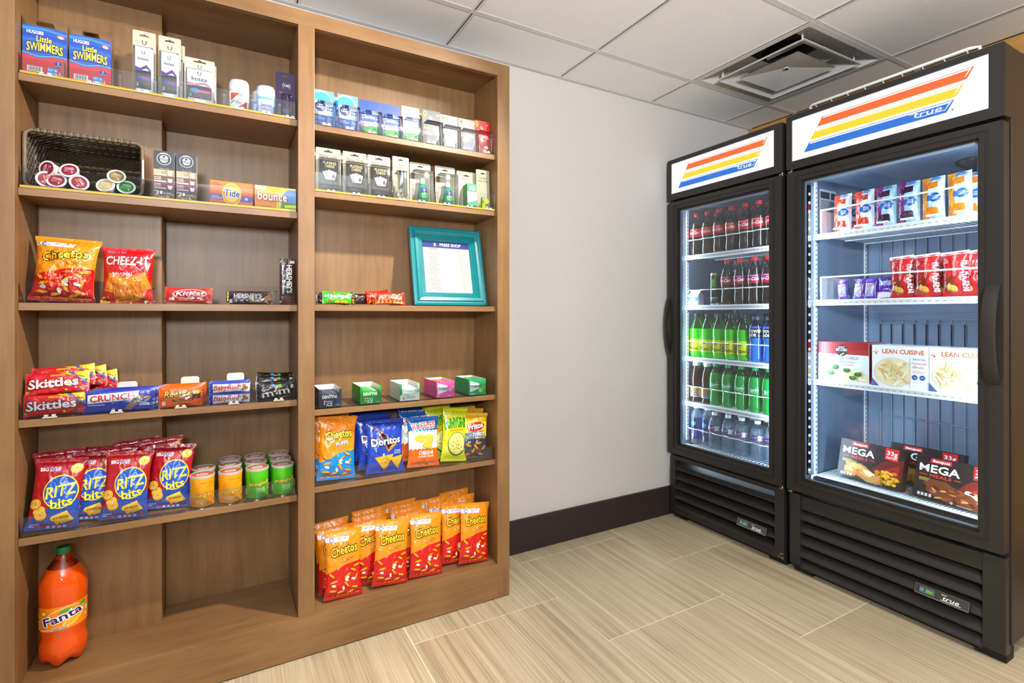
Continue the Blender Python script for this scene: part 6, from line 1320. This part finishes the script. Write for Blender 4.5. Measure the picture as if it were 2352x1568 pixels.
# ================================================================ FREEZER
def bell(c, dark, lt):
    def f(a):
        a.rect(-.5, 0, .5, 1, lt); a.rect(-.5, 0, -.12, 1, c); a.poly([(-.42, .70), (.28, .73), (.26, .88), (-.40, .86)], dark); a.poly([(-.42, .14), (.28, .12), (.26, .28), (-.40, .30)], dark)
        a.ell(.18, .5, .24, .105, '#1a5aa8', 24); a.rect(-.16, .43, .1, .56, '#1a5aa8'); a.text('blue', .18, .51, .05, '#dceaf8', w=.26, bold=1); a.text('BUNNY', .18, .455, .045, '#dceaf8', w=.28, bold=2); a.text('ICE CREAM', -.30, .33, .03, '#f6e8d8', w=.3, rot=90, bold=0); a.ell(.1, .955, .24, .04, '#1a5aa8', 20)
    return f
BB_ = [bag(.071, .165, .045, '#cfe4f4', bell(*c), 51 + i, narrow=.02, wr=1.3, seal=.05) for i, c in enumerate((('#d8401c', '#c8340f', '#e2edf6'), ('#8a1a78', '#3a1030', '#a8d0ee'), ('#e8921c', '#d8780c', '#b8d8f0')))]
XF2 = 2.305
for u, k, dz, rl, lab in ((1936, 0, 0, -2, 'red and white ice cream sandwich pack at the hinge end of the row'), (1988, 0, .0, -3, 'red and white ice cream sandwich pack beside the purple ones'), (2036, 1, 0, -2, 'purple and white ice cream sandwich pack beside the red ones'), (2089, 1, 0, -2, 'purple and white ice cream sandwich pack beside the orange ones'), (2145, 2, 0, -2, 'orange and white ice cream sandwich pack beside the purple ones'), (2207, 2, 0, -3, 'orange and white ice cream sandwich pack at the handle end')):
    y = rowX(u, XF2); o = put('bell%d' % k, BB_[k], 'ice_cream_pack', lab, 'ice cream pack', (XF2, y, BZ[0] + .001), (R(-5), R(rl), RZ_), 'ice cream sandwich packs')
    if u in (1936, 1988, 2207): put('bell%d' % k, BB_[k], 'ice_cream_pack', lab.replace('ice cream sandwich pack', 'pack behind the one', 1), 'ice cream pack', (XF2 + .065, y - .012, BZ[0] + .004), (R(-3), R(-rl), RZ_), 'ice cream sandwich packs')
def unc(a):
    a.rect(-.5, 0, .5, 1, '#5a2a98'); a.rect(-.36, .12, .30, .74, '#c4bed2')
    for i in range(9): a.rect(-.34, .15 + i * .062, .27, .18 + i * .062, '#6a6280')
    a.poly([(-.3, .78), (.2, .76), (.3, .96), (-.2, .98)], '#7a48b8'); a.rect(-.44, .0, -.3, .1, '#2a9ad8')
def unc2(a): a.rect(-.5, 0, .5, 1, '#5a2496'); a.text('Smuckers', .02, .62, .22, '#2a9ae0', w=.7, bold=2, out='#e8e8f8'); a.poly([(-.2, .28), (.44, .36), (.44, .56), (-.26, .50)], '#4a14a8'); a.poly([(-.5, 0), (.5, 0), (.5, .2), (-.5, .3)], '#d8d2e2'); a.lines(-.1, .36, .36, .46, 1, '#d8ccf0', .5)
U1, U2 = bag(.044, .085, .024, '#6a3aa8', unc, 61, wr=2.0, narrow=.04), bag(.062, .088, .028, '#5a2496', unc2, 63, wr=1.8, side=True, narrow=.05)
XP = 2.30
for i, (u, dx, rz, rl) in enumerate(((1938, .0, 10, -5), (1960, .034, 6, 4), (1972, .0, -4, 3), (1990, .036, 4, -3), (1998, .0, 4, 2), (2016, .035, -8, -4))):
    put('unc', U1, 'sandwich_pouch', ('purple sandwich pouch at the hinge end, printed panel out', 'purple sandwich pouch second in the tray, set back', 'purple sandwich pouch third in the tray, at the front', 'purple sandwich pouch set back behind the third', 'purple sandwich pouch fourth at the front of the tray', 'purple sandwich pouch turned sideways beside the blue lettered one')[i], 'sandwich pouch', (XP + dx, rowX(u, XP), BZ[1] + .002), (R(-6), R(rl), RZ_ + R(rz)), 'purple sandwich pouches')
put('unc2', U2, 'sandwich_pouch', 'wide purple sandwich pouch with blue lettering beside the red pouches', 'sandwich pouch', (XP + .008, rowX(2034, XP), BZ[1] + .002), (R(-10), R(-3), RZ_ + R(10)), 'purple sandwich pouches')
def hp(a):
    a.rect(-.5, 0, .5, 1, '#b8141c'); a.rect(-.5, .92, .5, 1, '#eceaf0'); a.poly([(.0, .5), (.5, .6), (.5, .92), (-.1, .92)], '#d42220')
    a.ell(-.18, .24, .24, .20, '#7a2a10', 20); a.blob(-.1, .16, .27, .16, -28, '#a86a20', 4); a.blob(-.08, .18, .24, .13, -28, '#dca048', 4); a.blob(-.26, .3, .1, .08, 20, '#8a1c10', 2); a.blob(-.2, .26, .05, .03, 40, '#e8c880', 5)
    a.text('HOT POCKETS', .30, .42, .14, '#f6f0ea', w=1.35, bold=2, rot=-90, out='#5a0a0c'); a.text('PEPPERONI PIZZA', -.02, .66, .05, '#f2d8c8', w=.95, bold=1, rot=-90); a.lines(-.4, .74, -.2, .86, 3, '#f2c8b8', .4)
HP = bag(.083, .165, .042, '#b8141c', hp, 71, seal=.06, wr=1.2)
for i, (u, lab) in enumerate(((2074, 'beside the purple pouches'), (2132, 'in the middle of the three'), (2198, 'at the handle end'))):
    y = rowX(u, XP + .005); put('hp', HP, 'sandwich_pouch', 'red stuffed sandwich pouch with white top, ' + lab, 'sandwich pouch', (XP + .005, y, BZ[1] + .002), (R(-7), R(-4), RZ_ + R(2)), 'red stuffed sandwich pouches')
    put('hp', HP, 'sandwich_pouch', 'red stuffed sandwich pouch, back row, behind the one ' + lab, 'sandwich pouch', (XP + .065, max(y - .022, BA + .05), BZ[1] + .006), (R(-4), R(-2), RZ_), 'red stuffed sandwich pouches')
def alfredo(a):
    a.rect(-.5, 0, .5, 1, '#dfe6e4'); a.rect(-.5, .70, .5, 1, '#a01420'); a.ell(-.02, .80, .12, None, '#2a2420', 24); a.text('STREET', -.02, .86, .04, '#f0e8e0', w=.14, bold=0); a.text('KITCHEN', -.02, .78, .07, '#f0e8e0', w=.22, bold=1); a.poly([(-.06, .68), (.02, .74), (.03, .72), (-.05, .66)], '#f0e8e0')
    a.text('FETTUCCINE ALFREDO', .0, .58, .065, '#2a2624', w=.62, bold=0); a.text('WITH BROCCOLI', .0, .48, .06, '#2a2624', w=.42, bold=0); a.rect(-.2, .42, .2, .45, '#a8aca8'); a.text('NO', -.38, .42, .06, '#a83a5a', w=.08); a.lines(-.42, .34, -.3, .4, 2, '#a83a5a', .4)
    a.poly([(-.46, .08), (.46, .04), (.48, .2), (.3, .34), (-.3, .34), (-.46, .22)], '#e9d9a8'); rn = random.Random(6)
    for i in range(26): a.blob(rn.uniform(-.4, .4), rn.uniform(.08, .3), .10, .018, rn.uniform(-60, 60), rn.choice(['#f4e8c0', '#e2cc8c', '#f0dfae']), i, 10)
    for x, y in ((.08, .30), (-.14, .36), (.30, .22), (-.24, .20), (.2, .12)): a.blob(x, y, .075, .05, 0, '#1c5a28', int(x * 99)); a.blob(x, y + .02, .05, .03, 0, '#3a8a3a', int(x * 88))
def pasta(a):
    a.rect(-.5, 0, .5, 1, '#f2f2f4'); a.text('LEAN CUISINE', .06, .81, .10, '#d85a1c', w=.74, bold=2); [a.poly([(-.42, .84), (-.44 + .05 * math.cos(t), .84 + .06 * math.sin(t)), (-.41 + .05 * math.cos(t + .4), .84 + .06 * math.sin(t + .4))], '#d85a1c') for t in (0, 1.57, 3.14, 4.71)]
    a.ell(-.10, .36, .37, .355, '#d9dcdc', 36); a.ell(-.10, .36, .345, .33, '#efe2b4', 36); rn = random.Random(12)
    for i in range(46):
        t = rn.uniform(0, 6.28); q = rn.uniform(0, 1) ** .6; a.blob(-.10 + .27 * q * math.cos(t), .34 + .29 * q * math.sin(t), rn.uniform(.07, .12), .024, rn.uniform(0, 180), rn.choice(['#f8eecb', '#e6cf92', '#f2e2b0', '#d9b872', '#fbf4dc']), i, 10)
    for i in range(10): a.ell(-.1 + rn.uniform(-.2, .2), .34 + rn.uniform(-.2, .2), .007, None, '#4a6a2a', 6)
    a.rect(.20, 0, .5, .74, '#f2f2f4'); a.text('favorites', .35, .68, .05, '#2a6ab8', w=.22, bold=0); a.text('Fettuccini', .35, .58, .06, '#e05a5a', w=.25, bold=0); a.text('Alfredo', .33, .49, .06, '#e05a5a', w=.2, bold=0); a.lines(.23, .38, .44, .46, 3, '#e0a0a0', .3); a.ell(.27, .28, .05, None, '#1c5aa8', 16); a.ell(.40, .28, .05, None, '#1c5aa8', 16); a.text('14g', .27, .265, .03, '#ffffff', w=.05); a.text('310', .40, .265, .03, '#ffffff', w=.05); a.poly([(-.5, 0), (-.36, 0), (-.5, .2)], '#4a6a98')
X3 = 2.268
def span(u0, u1, X=X3): y0, y1 = rowX(u0, X, 830), rowX(u1, X, 830); return (y0 + y1) / 2, abs(y0 - y1)
y3, w3 = span(1880, 1996); h3 = onX(1938, 787, X3).z - BZ[2]
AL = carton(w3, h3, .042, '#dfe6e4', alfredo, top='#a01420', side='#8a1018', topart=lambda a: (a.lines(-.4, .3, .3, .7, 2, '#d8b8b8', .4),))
for i in range(3): put('alf', AL, 'frozen_meal_box', ('red topped frozen pasta box at the front of its row', 'red topped frozen pasta box second in its row', 'red topped frozen pasta box last in its row')[i], 'frozen meal box', (X3 + .044 * i, y3, BZ[2] + .001), (0, 0, RZ_), 'red topped frozen pasta boxes')
y4, w4 = span(2003, 2133); h4 = onX(2068, 795, X3).z - BZ[2]
LC = carton(w4, h4, .042, '#f2f2f4', pasta, top='#e9ebf0', side='#e4e6ec', topart=lambda a: (a.text('LEAN CUISINE', 0, .35, .35, '#a8aab8', w=.7, bold=1),))
y5 = y4 - w4 - .002
for nm, yy in (('next to the red topped boxes', y4), ('at the handle end of the shelf', y5)):
    for i in range(3): put('lean', LC, 'frozen_meal_box', 'white frozen fettuccine box %s, %s in its row' % (nm, ('first', 'second', 'third')[i]), 'frozen meal box', (X3 + .044 * i, yy, BZ[2] + .001), (0, 0, RZ_), 'white frozen fettuccine boxes')
def mega(food):
    def f(a):
        a.rect(-.5, 0, .5, 1, '#161213'); a.poly([(.0, .3), (.5, .2), (.5, .75), (.2, .62)], '#6a1410'); a.poly([(.1, .32), (.45, .26), (.45, .6)], '#a8201a'); a.poly([(-.32, .86), (-.04, .87), (-.05, .97), (-.31, .96)], '#cf1d20'); a.text('Banquet', -.18, .885, .06, '#ffffff', w=.22, bold=2, shear=.15)
        a.text('MEGA', -.20, .64, .17, '#f4f0ee', w=.52, bold=2); a.text('MEALS', -.17, .53, .07, '#cf1d20', w=.28, bold=2); a.rect(-.44, .555, -.34, .575, '#cf1d20'); a.rect(.0, .555, .08, .575, '#cf1d20'); a.lines(-.44, .42, -.18, .5, 3, '#c8b83a', .4)
        a.poly([(.22, .68), (.42, .68), (.42, .98), (.22, .98)], '#d41a1c'); a.text('33g' if food == 'chicken' else '33g', .32, .81, .10, '#ffffff', w=.16, bold=2); a.text('PROTEIN', .32, .72, .05, '#ffffff', w=.16, bold=1)
        rn = random.Random(3)
        if food == 'chicken':
            for i in range(30): a.ell(.2 + rn.uniform(-.08, .24), .2 + rn.uniform(-.12, .18), .035, .035, '#c8860c', 12); a.ell(.2 + rn.uniform(-.08, .24), .2 + rn.uniform(-.12, .18), .032, .03, '#f2c030', 12)
            for x, y, r, kx, ky in ((-.16, .28, -12, .24, .10), (-.28, .2, -20, .13, .07), (.02, .14, -18, .22, .085)): a.blob(x, y - .02, kx * 1.04, ky * 1.1, r, '#7a4410', 3, 16); a.blob(x, y, kx, ky, r, '#c88436', 3, 16); a.blob(x - .02, y + .04, kx * .6, ky * .5, r, '#e0a85a', 5, 14)
            a.blob(.04, .22, .12, .05, -25, '#eedcb0', 4); a.blob(.1, .12, .12, .06, 30, '#d89848', 8)
        else:
            for i in range(12): a.blob(.3 + rn.uniform(-.12, .12), .28 + rn.uniform(-.08, .08), .06, .05, 0, '#e6d2a4', i)
            for x, y, r, kx, ky in ((-.08, .26, -14, .30, .14), (.22, .14, -20, .22, .11)): a.blob(x, y - .02, kx * 1.04, ky * 1.1, r, '#2a0f06', 6, 18); a.blob(x, y, kx, ky, r, '#6a3014', 6, 18)
            for i in range(22): a.blob(.02 + rn.uniform(-.28, .3), .22 + rn.uniform(-.14, .14), .05, .016, rn.uniform(-40, 20), rn.choice(['#a85a2a', '#3a1408', '#c88a50', '#8a4418']), i, 10)
            a.text('2', .42, .5, .1, '#f0e01c', w=.06, bold=2); a.text('LARGE', .42, .42, .06, '#f0e01c', w=.16, bold=2)
        for i in range(4): a.rect(-.44 + i * .05, .06, -.405 + i * .05, .13, '#cfcfcf')
        a.ell(.0, .05, .02, None, '#7a98b8', 12); a.lines(.06, .02, .36, .06, 1, '#8a8a8a', .5)
    return f
XM_ = 2.325
ym, wm = (rowX(1926, XM_) + rowX(2076, XM_)) / 2, rowX(1926, XM_) - rowX(2076, XM_)
HM = .158
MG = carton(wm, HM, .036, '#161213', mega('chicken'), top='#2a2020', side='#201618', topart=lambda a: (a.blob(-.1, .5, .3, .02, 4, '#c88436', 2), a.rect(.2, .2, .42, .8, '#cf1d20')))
put('mg1', MG, 'frozen_meal_box', 'black frozen dinner box with golden chicken, tilted on the freezer floor', 'frozen meal box', (XM_ - .02, ym, ZBB + .002), (R(-13), R(0), RZ_ + R(-3)), 'black frozen dinner boxes')
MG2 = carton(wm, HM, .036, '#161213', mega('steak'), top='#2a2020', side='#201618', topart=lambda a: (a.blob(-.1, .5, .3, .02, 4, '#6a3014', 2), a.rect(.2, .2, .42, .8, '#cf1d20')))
ym2 = rowX(2098, XM_ - .02) - wm / 2
put('mg2', MG2, 'frozen_meal_box', 'black frozen dinner box with brown steaks, at the handle end of the floor', 'frozen meal box', (XM_ - .035, ym2, ZBB + .002), (R(-13), 0, RZ_ + R(-3)), 'black frozen dinner boxes')
put('mg1', MG, 'frozen_meal_box', 'black frozen dinner box lying in the gap behind the two front ones', 'frozen meal box', (XM_ + .10, (ym + ym2) / 2, ZBB + .002), (R(-13), 0, RZ_), 'black frozen dinner boxes')
# shelf-strip offcut lying on the freezer sill
p0, p1 = onX(2092, 1166, 2.215), onX(2240, 1208, 2.215)
st = thing('sign_strip', 'blue and orange printed plastic strip lying on the freezer sill', 'strip', (2.222, (p0.y + p1.y) / 2, .3865))
L_ = abs(p0.y - p1.y)
part('strip', st, lambda mb: mb.box(-.022, -L_ / 2, 0, .018, L_ / 2, .004, P('#2358c8', 'gloss'), .001))
part('orange_band', st, lambda mb: mb.box(-.010, -L_ / 2 + .012, .0038, .010, L_ / 2 - .012, .005, P('#f0641c', 'gloss')))
# white wire rack lying on top of the freezer
zt = 1.994
q0, q1 = onX(1857, 243, 2.24), onX(2246, 106, 2.24)
rk = thing('wire_rack', 'white wire rack lying on top of the freezer', 'wire rack', (2.24, (q0.y + q1.y) / 2, zt))
hl = abs(q0.y - q1.y) / 2; zr = (q0.z + q1.z) / 2 - zt
part('front_rod', rk, lambda mb: mb.tube([(.04, -hl, .006), (.012, -hl, zr), (0, -hl + .02, zr), (0, hl - .02, zr), (.012, hl, zr), (.04, hl, .006)], .0055, WHITEM, 10), 60)
part('rear_rod', rk, lambda mb: mb.tube([(.40, -hl, .004), (.40, hl, .004)], .004, WHITEM, 8), 60)
for i in range(9): part('cross_wire', rk, lambda mb: mb.tube([(.0, -hl + .03 + i * (hl - .03) / 4, zr - .004), (.06, -hl + .03 + i * (hl - .03) / 4, .004), (.40, -hl + .03 + i * (hl - .03) / 4, .004)], .002, WHITEM, 6), 60)
# chipped paint on the drinks cooler's lower corner
a = Art(.03, .05, 'matte')
rn = random.Random(5)
for i in range(14): a.blob(rn.uniform(-.45, .45), rn.uniform(.02, .6), rn.uniform(.03, .1), rn.uniform(.03, .08), rn.uniform(0, 180), '#b9a888', i, 7)
a.build('paint_chips', C1, face(1.413, .032, X0D + .020))
